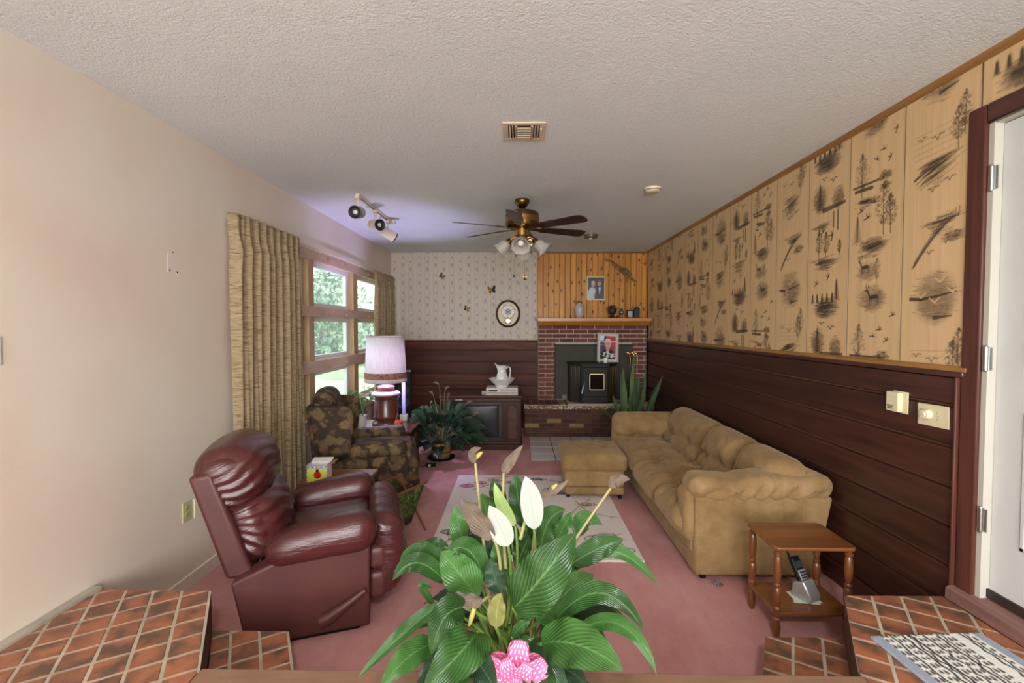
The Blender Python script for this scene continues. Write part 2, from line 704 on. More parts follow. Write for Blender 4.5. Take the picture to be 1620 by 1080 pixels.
# left wall with the big window opening
WY0, WY1, WZ0, WZ1 = 3.62, 7.36, 0.62, 2.44
wl = MB()
wl.box((XL - .16, YR - .1, -.1), (XL, WY0, ZC))
wl.box((XL - .16, WY1, -.1), (XL, YB + .2, ZC))
wl.box((XL - .16, WY0, -.1), (XL, WY1, WZ0))
wl.box((XL - .16, WY0, WZ1), (XL, WY1, ZC))
wall_left = struct('wall_left', wl, M['wall'], 'peach cream plaster wall beside the window')
struct('baseboard_left', MB().box((XL, 2.17, 0), (XL + .014, 7.46, .095)), M['wall'], 'painted baseboard above the carpet', bevel=.004)
struct('baseboard_landing', MB().box((XL, .2, ZP - .01), (XL + .05, 2.185, ZP + .012)), simple('grey_baseboard', C(172, 164, 148), .6, var=.2), 'greyed baseboard on the tiled landing', bevel=.004)

# rear wall behind the camera, with an opening added to let light in
wr = MB()
OX0, OX1, OZ0, OZ1 = -1.6, 1.95, .75, 2.72
wr.box((XL - .15, YR - .15, 0), (OX0, YR, ZC))
wr.box((OX1, YR - .15, 0), (XR + .15, YR, ZC))
wr.box((OX0, YR - .15, 0), (OX1, YR, OZ0))
wr.box((OX0, YR - .15, OZ1), (OX1, YR, ZC))
struct('wall_rear', wr, M['wall'], 'plaster wall of the house behind the viewer')
struct('floor_upper', MB().box((XL - .15, YR - .1, .2), (XR + .15, .2, ZP)), M['ledge'], 'raised floor behind the viewer')

# ---- right wall: body with a door opening
DY0, DY1, DZ0, DZ1 = 1.16, 2.07, .44, 2.55
wrb = MB()
wrb.box((XR, YR - .1, -.1), (XR + .16, DY0, ZC))
wrb.box((XR, DY1, -.1), (XR + .16, YB + .2, ZC))
wrb.box((XR, DY0, DZ1), (XR + .16, DY1, ZC))
wrb.box((XR, DY0, -.1), (XR + .16, DY1, DZ0 - .06))
wall_right = struct('wall_right', wrb, simple('panel_backing', C(96, 64, 46), .7), 'right wall with printed panels over dark planks')
SEAMS = [1.43, 1.285, 1.09, .90, .71, .52, .33, .14, 0.0]
for i in range(len(SEAMS) - 1):
    mb = MB()
    za, zb = SEAMS[i + 1] + .004, SEAMS[i] - .004
    mb.prism([(XR, za), (XR - .019, za + .008), (XR - .019, zb - .008), (XR, zb)], 'y', 2.17, YB - .02)
    mb.obj('plank', M['plank'], wall_right, bevel=.002)

# printed panels
INK = np.array(C(46, 31, 19)[:3])
TAN = np.array(C(214, 180, 134)[:3])


def p_tree(r, x, y, h, al=.75):
    r.seg(x, y, x + .004 * rng.normal(), y + h * .9, .006, INK, al, .003)
    for k in range(int(620 * h) + 30):
        q = rng.random()
        wv = .30 * h * math.sin(math.pi * min(1, q * .9 + .08)) * (1 - .3 * q)
        r.ell(x + (2 * rng.random() - 1) * wv * (.5 + .5 * rng.random()), y + h * (.2 + .8 * q), .007 + .005 * rng.random(), .005, INK, al * .62, rng.random() * 3, .8)
    for k in range(7):
        q = .3 + .08 * k
        sg = 1 if k % 2 else -1
        r.seg(x, y + h * q, x + sg * .13 * h, y + h * (q + .12), .004, INK, al * .8, .002)


def p_pine(r, x, y, h, al=.8):
    r.seg(x, y, x, y + h, .006, INK, al)
    for k in range(9):
        q = k / 9
        wv = .2 * h * (1 - q) + .004
        for sgn in (-1, 1):
            r.seg(x, y + h * (.15 + .85 * q), x + sgn * wv, y + h * (.1 + .85 * q) - .01, .014, INK, al * .75, .004)


def p_bird(r, x, y, s, a=0., al=.9):
    c, n = math.cos(a), math.sin(a)

    def q(u, v):
        return x + s * (c * u - n * v), y + s * (n * u + c * v)
    r.seg(*q(-.5, -.12), *q(.5, .1), .16 * s, INK, al, .06 * s)
    r.seg(*q(0, 0), *q(-.25, .55), .2 * s, INK, al, .03 * s)
    r.seg(*q(.08, 0), *q(.3, .5), .18 * s, INK, al * .9, .03 * s)


def p_gull(r, x, y, s, al=.6):
    r.line([(x - .5 * s, y + .25 * s), (x - .2 * s, y + .3 * s), (x, y), (x + .25 * s, y + .35 * s), (x + .6 * s, y + .3 * s)], .05 * s + .003, INK, al)


def p_ground(r, x, y, w, n=14, sl=.12, al=.6, h=.1):
    for k in range(n):
        q = rng.random()
        L = w * (.35 + .6 * rng.random()) * (1 - .55 * q)
        cx = x + rng.normal() * w * .1
        yy = y - q * h
        r.seg(cx - L / 2, yy - sl * L / 2, cx + L / 2, yy + sl * L / 2, .004 + .009 * rng.random() * (1 - q), INK, al * (.85 - .5 * q), .002)
        for m_ in range(3):
            L2 = L * (.2 + .6 * rng.random())
            dx, dy = rng.normal() * L * .25, rng.normal() * .008
            r.seg(cx + dx - L2 / 2, yy + dy - sl * L2 / 2, cx + dx + L2 / 2, yy + dy + sl * L2 / 2, .005, INK, al * .4, .002)


def p_blob(r, x, y, rx, ry, al=.55):
    r.ell(x, y, rx, ry, INK, al * .6, rng.normal() * .2, .35, .3)
    r.ell(x + rng.normal() * rx * .1, y - ry * .15, rx * .8, ry * .7, INK, al * .5, rng.normal() * .2, .5, .3)
    for k in range(60):
        a, q = rng.random() * 6.28, rng.random() ** .5
        hx2, hy2 = x + rx * q * math.cos(a), y + ry * q * math.sin(a)
        L2 = rx * (.15 + .35 * rng.random())
        r.seg(hx2 - L2 / 2, hy2, hx2 + L2 / 2, hy2 + .006 * rng.normal(), .005, INK if rng.random() < .8 else TAN, al * .5, .002)


def p_deer(r, x, y, s):
    r.ell(x, y, .5 * s, .2 * s, INK, .9, .1, .3)
    for u in (-.38, -.25, .3, .42):
        r.seg(x + u * s, y, x + u * s + .02 * s, y - .55 * s, .07 * s, INK, .85, .04 * s)
    r.seg(x - .4 * s, y + .1 * s, x - .62 * s, y + .5 * s, .16 * s, INK, .9, .1 * s)
    r.ell(x - .7 * s, y + .52 * s, .14 * s, .08 * s, INK, .9, .3, .3)
    for k in (-1, 1):
        r.line([(x - .62 * s, y + .55 * s), (x - (.62 + .14 * k) * s, y + .8 * s), (x - (.6 + .1 * k) * s, y + .98 * s)], .05 * s, INK, .8)


def motif_geese(r, o):
    H = 1.1
    for b in (-1, 0, 1, 2):
        y = b * H + o
        p_blob(r, .2, y + .40, .13, .15, .8)
        r.line([(.06, y + .40), (.12, y + .395), (.2, y + .405), (.31, y + .425)], .02, INK, .9, .006)
        for k in range(4):
            gx, gy = .1 + .2 * rng.random(), y + .32 + .18 * rng.random()
            for dx in (-.03, .03):
                r.seg(gx, gy, gx + dx, gy + .025, .007, TAN, .95, .004)
        r.seg(.2, y + .30, .29, y + .31, .02, INK, .8, .006)
        p_gull(r, .16, y + .62, .05)
        p_gull(r, .25, y + .66, .04)
        p_ground(r, .22, y + .80, .22, 16, .1, .75, .09)
        for k in range(26):
            q = k / 25
            bx, by = .31 - .24 * q ** .8, y + .80 - .22 * q ** 1.2
            r.seg(bx, by - .022, bx + .006, by + .022 * (1 - .4 * q), .006, INK, .75, .004)
            r.seg(bx - .01, by - .02, bx + .012, by - .005, .006, INK, .5)
        p_blob(r, .29, y + .69, .06, .03, .8)
        p_gull(r, .17, y + .93, .06)
        p_gull(r, .26, y + .96, .05)
        p_ground(r, .2, y + 1.07, .25, 22, .38, .8, .12)
        p_tree(r, .3, y + 1.1, .2, .7)
        p_tree(r, .33, y + .05, .2, .6)
        p_gull(r, .1, y + .1, .05)
        p_gull(r, .19, y + .08, .06)
        for k in range(5):
            r.seg(.06, y + .13 - .03 * k, .3, y + .14 - .03 * k, .004, INK, .25)
        p_ground(r, .2, y + .0, .24, 12, .15, .7, .08)


def motif_deer(r, o):
    H = 1.02
    for b in (-1, 0, 1, 2):
        y = b * H + o
        p_tree(r, .1, y + .06, .26, .75)
        r.seg(.03, y + .13, .26, y + .13, .012, INK, .9)
        r.seg(.05, y + .105, .18, y + .1, .02, INK, .85)
        p_blob(r, .28, y + .14, .05, .03, 1)
        p_blob(r, .28, y + .085, .04, .02, .9)
        p_ground(r, .15, y + .04, .18, 12, -.12, .9, .04)
        for (bx, by) in ((.26, .29), (.21, .25), (.31, .23), (.35, .37)):
            p_bird(r, bx, y + by, .045, .5 * rng.normal())
        p_blob(r, .2, y + .47, .11, .085, .8)
        p_deer(r, .21, y + .48, .08)
        p_blob(r, .16, y + .63, .09, .06, .6)
        p_deer(r, .14, y + .66, .07)
        p_tree(r, .23, y + .56, .14, .35)
        p_ground(r, .2, y + .83, .26, 20, .14, .85, .12)
        p_blob(r, .2, y + .78, .11, .05, .7)
        p_tree(r, .27, y + .83, .3, .85)
        p_tree(r, .32, y + .83, .22, .7)
        p_pine(r, .07, y + .8, .18, .6)
        for (bx, by) in ((.1, 1.0), (.2, 1.03), (.15, .95)):
            p_bird(r, bx, y + by, .055, .6 * rng.normal())


def motif_pond(r, o):
    H = .97
    for b in (-1, 0, 1, 2):
        y = b * H + o
        p_blob(r, .12, y + .13, .08, .1, .9)
        p_pine(r, .12, y + .04, .2, .8)
        p_blob(r, .3, y + .1, .06, .08, .9)
        r.seg(.16, y + .05, .36, y + .06, .035, INK, .8, .02)
        r.seg(.3, y - .1, .3, y + .02, .012, INK, .9)
        r.seg(.26, y - .08, .26, y + .02, .01, INK, .9)
        p_ground(r, .14, y - .04, .22, 8, .1, .9, .03)
        p_gull(r, .25, y + .22, .06, .9)
        p_gull(r, .16, y + .25, .05, .8)
        p_blob(r, .2, y + .36, .13, .075, 1.1)
        p_ground(r, .2, y + .40, .24, 16, .02, .9, .09)
        p_pine(r, .3, y + .40, .15, .8)
        for k in range(5):
            p_pine(r, .06 + .05 * k, y + .40, .06, .5)
        p_bird(r, .1, y + .53, .05, .3)
        p_bird(r, .22, y + .57, .05, .8)
        p_ground(r, .2, y + .70, .27, 18, .1, .95, .09)
        p_tree(r, .12, y + .70, .2, .8)
        p_tree(r, .19, y + .70, .17, .75)
        p_tree(r, .32, y + .70, .1, .7)
        p_bird(r, .25, y + .84, .07, 1.1)
        p_bird(r, .16, y + .88, .06, .3)


M['print_panel'] = printmat('printed_wood_panel', .42, .10, (60, 60, 4), spec=.5, coat=.1)
G0, GS = 2.111, .405
PZ0 = 1.455
types = [motif_geese, motif_deer, motif_pond]
for k in range(-3, 13):
    y0, y1 = G0 + k * GS + .003, min(G0 + (k + 1) * GS - .003, YB - .03)
    if y1 - y0 < .05:
        break
    z0 = 2.62 if k < 0 else PZ0
    res = .003 if 0 <= k < 3 else (.0045 if 0 <= k < 7 else .007)
    r = Ras(y1 - y0, ZC - .025 - PZ0, res, TAN)
    for q in range(26):     # grain streaks
        xx = rng.random() * .4
        r.seg(xx, 0, xx + .01 * rng.normal(), 1.5, .01 + .03 * rng.random(), TAN * (.86 + .2 * rng.random()), .5)
    sheet = k // 3
    off = [-.05, .09, -.33, .4, .15, -.1][sheet % 6] + [0, -.05, .02][k % 3]
    types[k % 3](r, off)
    edge = np.minimum(r.x, r.x[-1] - r.x)
    r.a *= np.clip(.55 + edge / .016, 0, 1)[None, :, None]
    if k < 0:
        j = np.searchsorted(r.y, z0 - PZ0)
        r.y, r.a = r.y[j:], r.a[j:]
    print_obj(r, 'panel', M['print_panel'], wall_right, (XR - .008, y1, PZ0), (0, -1, 0), (0, 0, 1), .008)

# trims on the right wall
tr1 = tag(bpy.data.objects.new('trim_1', None), 'chair rail above the dark planks on the right wall', None, None, 'structure')
link(tr1)
MB().box((XR - .038, 2.13, 1.425), (XR, YB - .02, 1.452)).obj('rail', M['mahoganyy'], tr1, bevel=.006)
MB().prism([(XR, 1.452), (XR - .03, 1.452), (XR - .024, 1.468), (XR, 1.482)], 'y', 2.13, YB - .02).obj('cap_moulding', M['gold_trim'], tr1)
struct('trim_2', MB().prism([(XR, ZC), (XR - .026, ZC), (XR - .022, ZC - .016), (XR - .01, ZC - .036), (XR, ZC - .04)], 'y', YR, YB), M['gold_trim'], 'golden crown moulding along the right wall', smooth=30)
# door casing
tr3 = link(tag(bpy.data.objects.new('trim_3', None), 'mahogany casing around the white door', None, None, 'structure'))
CW = .088
for nm, lo, hi in (('side_casing', (XR - .02, DY1 + .005, ZP + .02), (XR + .02, DY1 + CW, DZ1 + CW)),
                   ('side_casing', (XR - .02, DY0 - CW, ZP + .02), (XR + .02, DY0 - .005, DZ1 + CW)),
                   ('head_casing', (XR - .02, DY0 - .004, DZ1), (XR + .02, DY1 + .004, DZ1 + CW))):
    mb = MB().box(lo, hi)
    mb.obj(nm, M['mahogany'] if nm == 'side_casing' else M['mahoganyy'], tr3, bevel=.008)
MB().box((XR - .034, DY1 + CW + .002, ZP - .37), (XR, 2.172, 1.425)).obj('end_post', M['mahogany'], tr3, bevel=.004)
MB().box((XR, DY0, DZ1 - .005), (XR + .14, DY1 + .005, DZ1 + .01)).box((XR - .004, DY1 - .018, DZ0), (XR + .14, DY1 + .006, DZ1)).obj('jamb', M['jamb'], tr3)
struct('trim_4', MB().prism([(XR - .055, ZP), (XR - .055, ZP + .052), (XR - .04, ZP + .062), (XR + .15, ZP + .075), (XR + .15, ZP)], 'y', DY0 - .1, DY1 + .095),
       woodmat('worn_sill_wood', C(104, 72, 66), C(140, 104, 96), 'y', .55, 6, 14, .05, .03), 'worn mauve brown wooden door sill', bevel=.004)

# the white door
door = link(tag(bpy.data.objects.new('door_1', None), 'white panelled door with steel hinges', None, None, 'structure'))
DX = XR + .035
MB().box((DX, DY0 + .01, DZ0 + .03), (DX + .042, DY1 - .018, DZ1 - .008)).obj('door_leaf', M['white_paint'], door, bevel=.003)
for (pz0, pz1) in ((.72, 1.30), (1.50, 2.38)):
    for (py0, py1) in ((1.27, 1.56), (1.66, 1.93)):
        mb = MB()
        w = .018
        for lo, hi in (((py0, pz0), (py1, pz0 + w)), ((py0, pz1 - w), (py1, pz1)), ((py0, pz0), (py0 + w, pz1)), ((py1 - w, pz0), (py1, pz1))):
            mb.box((DX - .006, lo[0], lo[1]), (DX + .001, hi[0], hi[1]))
        mb.obj('panel_moulding', M['white_paint'], door, bevel=.003)
MB().box((DX - .012, DY0 + .01, DZ0 + .012), (DX + .03, DY1 - .018, DZ0 + .05)).obj('door_sweep', simple('dark_sweep', C(48, 34, 30), .6), door)
for z in (.80, 1.52, 2.31):
    mb = MB().lathe([(.0085, z - .05), (.0085, z + .05)], 12, Matrix.Translation((XR - .006, DY1 - .012, 0)))
    mb.lathe([(.006, z - .058), (.0095, z - .052), (.0095, z - .05)], 12, Matrix.Translation((XR - .006, DY1 - .012, 0)))
    mb.lathe([(.0095, z + .05), (.0095, z + .052), (.004, z + .06)], 12, Matrix.Translation((XR - .006, DY1 - .012, 0)))
    mb.box((XR - .002, DY1 - .034, z - .05), (XR + .002, DY1 - .02, z + .05))
    mb.obj('hinge', M['steel'], door, smooth=35)

# ---- back wall
wall_back = struct('wall_back', MB().box((XL - .15, YB, -.1), (XR + .15, YB + .15, ZC)), M['wall'], 'far wall: sprig wallpaper over dark planks, pine boards on the chimney')
MB().box((XL, YB - .006, 0), (.31, YB, 1.43)).obj('plank_backing', M['plankx'], wall_back)
for i in range(len(SEAMS) - 1):
    za, zb = SEAMS[i + 1] + .004, SEAMS[i] - .004
    MB().prism([(YB, za), (YB - .019, za + .008), (YB - .019, zb - .008), (YB, zb)], 'x', XL, .31).obj('plank', M['plankx'], wall_back, bevel=.002)
MB().box((XL, YB - .03, 1.43), (.31, YB, 1.448)).obj('chair_rail', M['plankx'], wall_back, bevel=.005)
WP = np.array(C(205, 192, 178)[:3])
r = Ras(2.41, ZC - 1.448, .0055, WP)
SPR = np.array(C(136, 124, 118)[:3])
for k in range(36):
    x = .02 + k * .0675
    r.seg(x, 0, x, 1.5, .006, np.array(C(160, 146, 136)[:3]), .55)
    r.seg(x + .02, 0, x + .02, 1.5, .004, np.array(C(176, 164, 152)[:3]), .4)
for k in range(18):
    x = .06 + k * .135
    for j in range(12):
        y = -.05 + j * .145 + (.07 if k % 2 else 0)
        big = j % 2 == 0
        h = .075 if big else .045
        r.ell(x, y + h / 2, .017 if big else .013, h * .62, SPR, .6, 0, .7)
        for q in range(5 if big else 3):
            r.ell(x + .007 * rng.normal(), y + h * (q + .5) / 5, .015, .010, SPR, .5, .5 * rng.normal(), .6)
print_obj(r, 'wallpaper', printmat('sprig_wallpaper', .6, .02, (30, 30, 30)), wall_back, (XL, YB - .004, 1.448), (1, 0, 0), (0, 0, 1), .004)
bw = (XR - .305) / 20
for k in range(20):
    x0 = .305 + k * bw
    MB().prism([(x0 + .001, YB), (x0 + .001, YB - .022), (x0 + .008, YB - .03), (x0 + bw - .008, YB - .03), (x0 + bw - .001, YB - .022), (x0 + bw - .001, YB)], 'z', 1.79, ZC - .02).obj('board', M['pine'], wall_back)
struct('trim_5', MB().box((.3, YB - .045, ZC - .022), (XR, YB, ZC)), M['gold_trimx'], 'thin dark moulding above the pine boards')
struct('trim_6', MB().box((XR - .022, YB - .05, 1.80), (XR, YB - .03, ZC - .02)).box((.294, YB - .034, 1.45), (.306, YB, ZC - .02)), M['pine'], 'pine corner strips beside the chimney boards')

# ---- landings, steps and ledge (tile laid at thirty degrees to the walls)


def tiled(name, poly, ztop, h, ang, label, ts=.118, jt=.0125, org=(0, 0), nose=True):
    o = MB().prism(poly, 'z', ztop - h, ztop - .007).obj(name, M['riser'])
    tag(o, label, None, None, 'structure')
    MB().prism(poly, 'z', ztop - .007, ztop - .002).obj('grout_bed', M['grout'], o)
    n = len(poly)
    if sum(poly[i][0] * poly[(i + 1) % n][1] - poly[(i + 1) % n][0] * poly[i][1] for i in range(n)) < 0:
        poly = poly[::-1]
    c, s_ = math.cos(ang), math.sin(ang)
    for i in range(-26, 27):
        for j in range(-26, 27):
            q = []
            for du, dv in ((jt, jt), (ts, jt), (ts, ts), (jt, ts)):
                u, v = i * ts + du, j * ts + dv
                q.append((org[0] + c * u - s_ * v, org[1] + s_ * u + c * v))
            q = clip_poly(q, poly)
            if len(q) < 3:
                continue
            a = abs(sum(q[k][0] * q[(k + 1) % len(q)][1] - q[(k + 1) % len(q)][0] * q[k][1] for k in range(len(q)))) / 2
            if a < 2e-4:
                continue
            MB().prism(q, 'z', ztop - .008, ztop + .0015 * rng.random()).obj('tile', M['quarry'], o, bevel=.0025)
    return o


eL = math.atan2(2.165 - 1.655, -1.492 + 1.186)       # direction of the angled edge
eR = math.atan2(2.18 - 1.69, 1.551 - 1.262)
tiled('landing_floor', [(XL + .05, .75), (XL + .05, 2.168), (-1.494, 2.168), (-1.19, 1.655), (-1.19, .75)], ZP, ZP, eL, 'red quarry tile landing beside the cream wall', org=(-1.494, 2.168))
tiled('landing_floor', [(XR - .055, .75), (XR - .055, 2.175), (1.553, 2.175), (1.262, 1.685), (1.262, .75)], ZP, ZP, eR, 'red quarry tile landing in front of the white door', org=(1.553, 2.175))
tiled('step_floor', [(-1.488, 2.158), (-1.112, 2.158), (-.82, 1.663), (-1.186, 1.663)], .19, .19, eL, 'low tiled step beside the burgundy recliner', org=(-1.112, 2.158))
tiled('step_floor', [(1.545, 2.15), (1.170, 2.15), (.895, 1.67), (1.26, 1.67)], .19, .19, eR, 'low tiled step below the small end table', org=(1.17, 2.15))
MB().box((-1.185, .2, ZP - .04), (1.258, 1.66, ZP + .004)).obj('floor_ledge', M['ledge'], bevel=.004)
o = bpy.data.objects['floor_ledge']
tag(o, 'brown wooden ledge at the edge of the raised floor', None, None, 'structure')
MB().box((-1.185, 1.58, 0), (1.258, 1.64, ZP - .04)).obj('riser_board', M['ledge'], o)
MB().box((-1.19, .2, 0.2), (1.262, .26, ZP - .04)).obj('joist', M['ledge'], o)

# hearth tiles let into the carpet
hx, hy = .155, 5.66
MB().box((hx - .006, hy - .006, -.02), (2.03, 6.9, .002)).obj('tile_grout', M['mortar_d'], floor)
for i in range(6):
    for j in range(4):
        x0, y0 = hx + i * .312, hy + j * .312
        y1 = min(y0 + .306, 6.88)
        MB().box((x0, y0, -.02), (min(x0 + .301, 2.03), y1 - .004, .007)).obj('tile', M['hearth_tile'], floor, bevel=.003)

# ---- window
win = link(tag(bpy.data.objects.new('window_1', None), 'large wooden grid window over the lawn', None, None, 'structure'))
XO, XI = XL - .13, XL - .005
posts = [(WY0, WY0 + .07), (4.545, 4.705), (5.79, 5.98), (WY1 - .12, WY1)]
rails = [(WZ0, WZ0 + .10), (1.19, 1.31), (1.765, 1.87), (WZ1 - .10, WZ1)]
for a, b_ in posts:
    MB().box((XO + .02, a + .02, WZ0), (XI, b_ - .02, WZ1)).obj('post', M['frame_in'], win, bevel=.004)
    for z in range(3):
        za, zb = rails[z][1] - .01, rails[z + 1][0] + .01
for a, b_ in rails:
    MB().box((XO + .01, WY0, a), (XI + .008, WY1, b_)).obj('rail', M['frame'], win, bevel=.004)
MB().box((XL - .16, WY0 - .02, WZ0 - .045), (XL + .03, WY1 + .02, WZ0)).obj('window_sill', M['frame'], win, bevel=.006)
for (a0, a1) in ((WY0 + .05, 4.565), (4.685, 5.81), (5.96, WY1 - .1)):
    for k in range(3):
        z0, z1 = rails[k][1] - .004, rails[k + 1][0] + .004
        g = .05
        mb = MB()
        xs0, xs1 = XO + .015, XO + .06
        mb.box((xs0, a0, z0), (xs1, a1, z0 + g))
        mb.box((xs0, a0, z1 - g), (xs1, a1, z1))
        mb.box((xs0, a0, z0 + g), (xs1, a0 + g, z1 - g))
        mb.box((xs0, a1 - g - .03, z0 + g), (xs1, a1, z1 - g))
        s_ = mb.obj('sash', M['sash'], win, bevel=.003)
        MB().box((xs0 + .02, a0 + g, z0 + g), (xs0 + .024, a1 - g - .03, z1 - g)).obj('pane', M['glass'], s_)
        for q in (.3, .75):
            if a0 > 4:
                yy = a0 + (a1 - a0) * q
                MB().box((XI + .008, yy - .035, z1 + .03), (XI + .022, yy + .035, z1 + .045)).cbox((XI + .018, yy, z1 + .035), (.02, .02, .03)).obj('catch', M['frame_in'], win, bevel=.003)

# ---- outdoors seen through the panes
lawn = simple('lawn_grass', C(150, 172, 124), .9, c2=C(184, 196, 150), vscale=.6, bscale=30, bstr=.5)
struct('ground_lawn', MB().box((-60, -30, -.4), (XL - .17, 60, -.25)), lawn, 'sunlit green lawn outside the window')


def m_leafy(name, a, b_):
    m, t, b = newmat(name)
    oi = nd(t, 'TexCoord')
    f = noise(t, oi.outputs['Object'], 1.4, 3)
    c = ramp(t, f, [(.35, a), (.65, b_)])
    t.links.new(c, b.inputs['Base Color'])
    b.inputs['Roughness'].default_value = .6
    return m


LEAFM = [m_leafy('tree_leaves_a', C(84, 116, 84), C(150, 174, 132)), m_leafy('tree_leaves_b', C(110, 136, 114), C(176, 192, 162)), m_leafy('tree_leaves_c', C(140, 124, 100), C(196, 180, 150))]
BARK = simple('bark', C(90, 74, 60), .9, var=.4, vscale=12, bscale=20, bstr=.5)


def garden_tree(name, loc, h, rad, mi, label, n=2600, low=.25, trunk=True, cat='tree'):
    t_ = thing(name, label, cat, loc)
    if trunk:
        MB().tube([(0, 0, 0), (.08, .03, h * .3), (.02, 0, h * .75)], [.05 * h ** .5, .035 * h ** .5, .015], 8).obj('trunk', BARK, t_, smooth=60)
    cl = [(rng.normal(0, rad * .45), rng.normal(0, rad * .45), h * (low + (1 - low) * rng.random()), rad * (.35 + .3 * rng.random())) for _ in range(16)]
    V, F = [], []
    for k in range(n):
        cx, cy, cz, cr = cl[k % 16]
        d = rng.normal(size=3)
        d /= np.linalg.norm(d)
        p = np.array([cx, cy, cz]) + d * cr * rng.random() ** .4
        a = rng.normal(size=3)
        a /= np.linalg.norm(a)
        b_ = np.cross(a, d)
        b_ /= np.linalg.norm(b_) + 1e-6
        s_ = .1 + .1 * rng.random()
        i = len(V)
        V += [p - a * s_, p + b_ * s_ * .5, p + a * s_, p - b_ * s_ * .5]
        F.append((i, i + 1, i + 2, i + 3))
    MB().add(V, F).obj('crown' if trunk else 'foliage', LEAFM[mi], t_)
    return t_


gz = -.25
garden_tree('garden_tree', (-10.6, 25.6, gz), 6.4, 2.1, 1, 'tall pale green tree straight behind the middle window panes', 5200)
garden_tree('garden_tree', (-6.9, 30.0, gz), 6.2, 2.0, 2, 'yellowing tree seen through the far window panes', 4200)
garden_tree('garden_tree', (-15.6, 25.0, gz), 5.6, 1.9, 0, 'green tree behind the curtain edge of the window', 4200)
garden_tree('garden_shrub', (-8.7, 20.2, gz), 2.2, 1.1, 0, 'dense green shrub in front of the pale garden tree', 3200, .1, False, 'shrub')
garden_tree('garden_shrub', (-11.7, 20.4, gz), 1.9, 1.1, 1, 'pale rounded shrub on the lawn nearest the curtain', 3200, .1, False, 'shrub')
garden_tree('garden_shrub', (-5.2, 17.2, gz), 2.0, .9, 1, 'small pale shrub outside the far window column', 3000, .1, False, 'shrub')

# ------------------------------------------------------------------ fabrics


def m_leather():
    m, t, b = newmat('burgundy_leather')
    v = coords(t)
    f = noise(t, v, 3.0, 4)
    c = ramp(t, f, [(.3, C(60, 25, 27)), (.7, C(84, 38, 38))])
    t.links.new(c, b.inputs['Base Color'])
    b.inputs['Roughness'].default_value = .27
    b.inputs['Specular IOR Level'].default_value = .65
    vo = nd(t, 'TexVoronoi', Vector=v, Scale=260.0)
    w = noise(t, coords(t, (3, 6, 22)), 1.6, 4, .6, 1.5)
    bump(t, b, mth(t, 'MULTIPLY_ADD', vo.outputs['Distance'], .12, w), .32, .012)
    return m


def m_leather_flat():
    m, t, b = newmat('burgundy_vinyl')
    v = coords(t)
    f = noise(t, v, 3.0, 4)
    t.links.new(ramp(t, f, [(.3, C(70, 34, 33)), (.7, C(86, 43, 40))]), b.inputs['Base Color'])
    b.inputs['Roughness'].default_value = .48
    vo = nd(t, 'TexVoronoi', Vector=v, Scale=300.0)
    bump(t, b, vo.outputs['Distance'], .15, .002)
    return m


def m_velour():
    m, t, b = newmat('tan_velour')
    v = coords(t)
    f = noise(t, v, 5.0, 5, .6)
    c = ramp(t, f, [(.3, C(124, 98, 62)), (.5, C(146, 118, 80)), (.72, C(164, 136, 98))])
    f2 = noise(t, coords(t, (120, 120, 18)), 1.0, 2)
    c = mixc(t, mth(t, 'MULTIPLY', f2, .3), c, C(112, 84, 48))
    t.links.new(c, b.inputs['Base Color'])
    b.inputs['Roughness'].default_value = .9
    b.inputs['Sheen Weight'].default_value = .5
    b.inputs['Sheen Roughness'].default_value = .4
    b.inputs['Sheen Tint'].default_value = C(210, 190, 155)
    b.inputs['Specular IOR Level'].default_value = .2
    w = noise(t, v, 14, 4, .6, 1.5)
    bump(t, b, mth(t, 'MULTIPLY_ADD', f2, .1, w), .55, .02)
    return m


def m_leaf_fabric():
    m, t, b = newmat('grape_leaf_upholstery')
    v = coords(t)
    d = nd(t, 'TexNoise', Vector=v, Scale=17.0, Detail=3.0)
    ad = nd(t, 'VectorMath', {'operation': 'MULTIPLY_ADD'})
    t.links.new(d.outputs['Color'], ad.inputs[0])
    ad.inputs[1].default_value = (.11, .11, .11)
    t.links.new(v, ad.inputs[2])
    vo = nd(t, 'TexVoronoi', Vector=ad.outputs[0], Scale=11.0)
    e = ramp(t, vo.outputs['Distance'], [(.0, (.75, .75, .75, 1)), (.12, (1, 1, 1, 1)), (.48, (.9, .9, .9, 1)), (.54, (.25, .25, .25, 1)), (.66, (0, 0, 0, 1))])
    pc = ramp(t, nd(t, 'SeparateColor', Color=vo.outputs['Color']).outputs[0],
              [(.0, C(92, 78, 50)), (.3, C(128, 108, 68)), (.6, C(116, 94, 62)), (.75, C(88, 60, 50)), (1., C(140, 118, 80))])
    c = mixc(t, e, C(58, 45, 37), pc)
    v2 = nd(t, 'TexVoronoi', Vector=v, Scale=52.0)
    c = mixc(t, mth(t, 'MULTIPLY', v2.outputs['Distance'], .55), c, C(58, 42, 32))
    t.links.new(c, b.inputs['Base Color'])
    b.inputs['Roughness'].default_value = .75
    b.inputs['Specular IOR Level'].default_value = .25
    bump(t, b, noise(t, v, 200, 2), .2, .002)
    return m


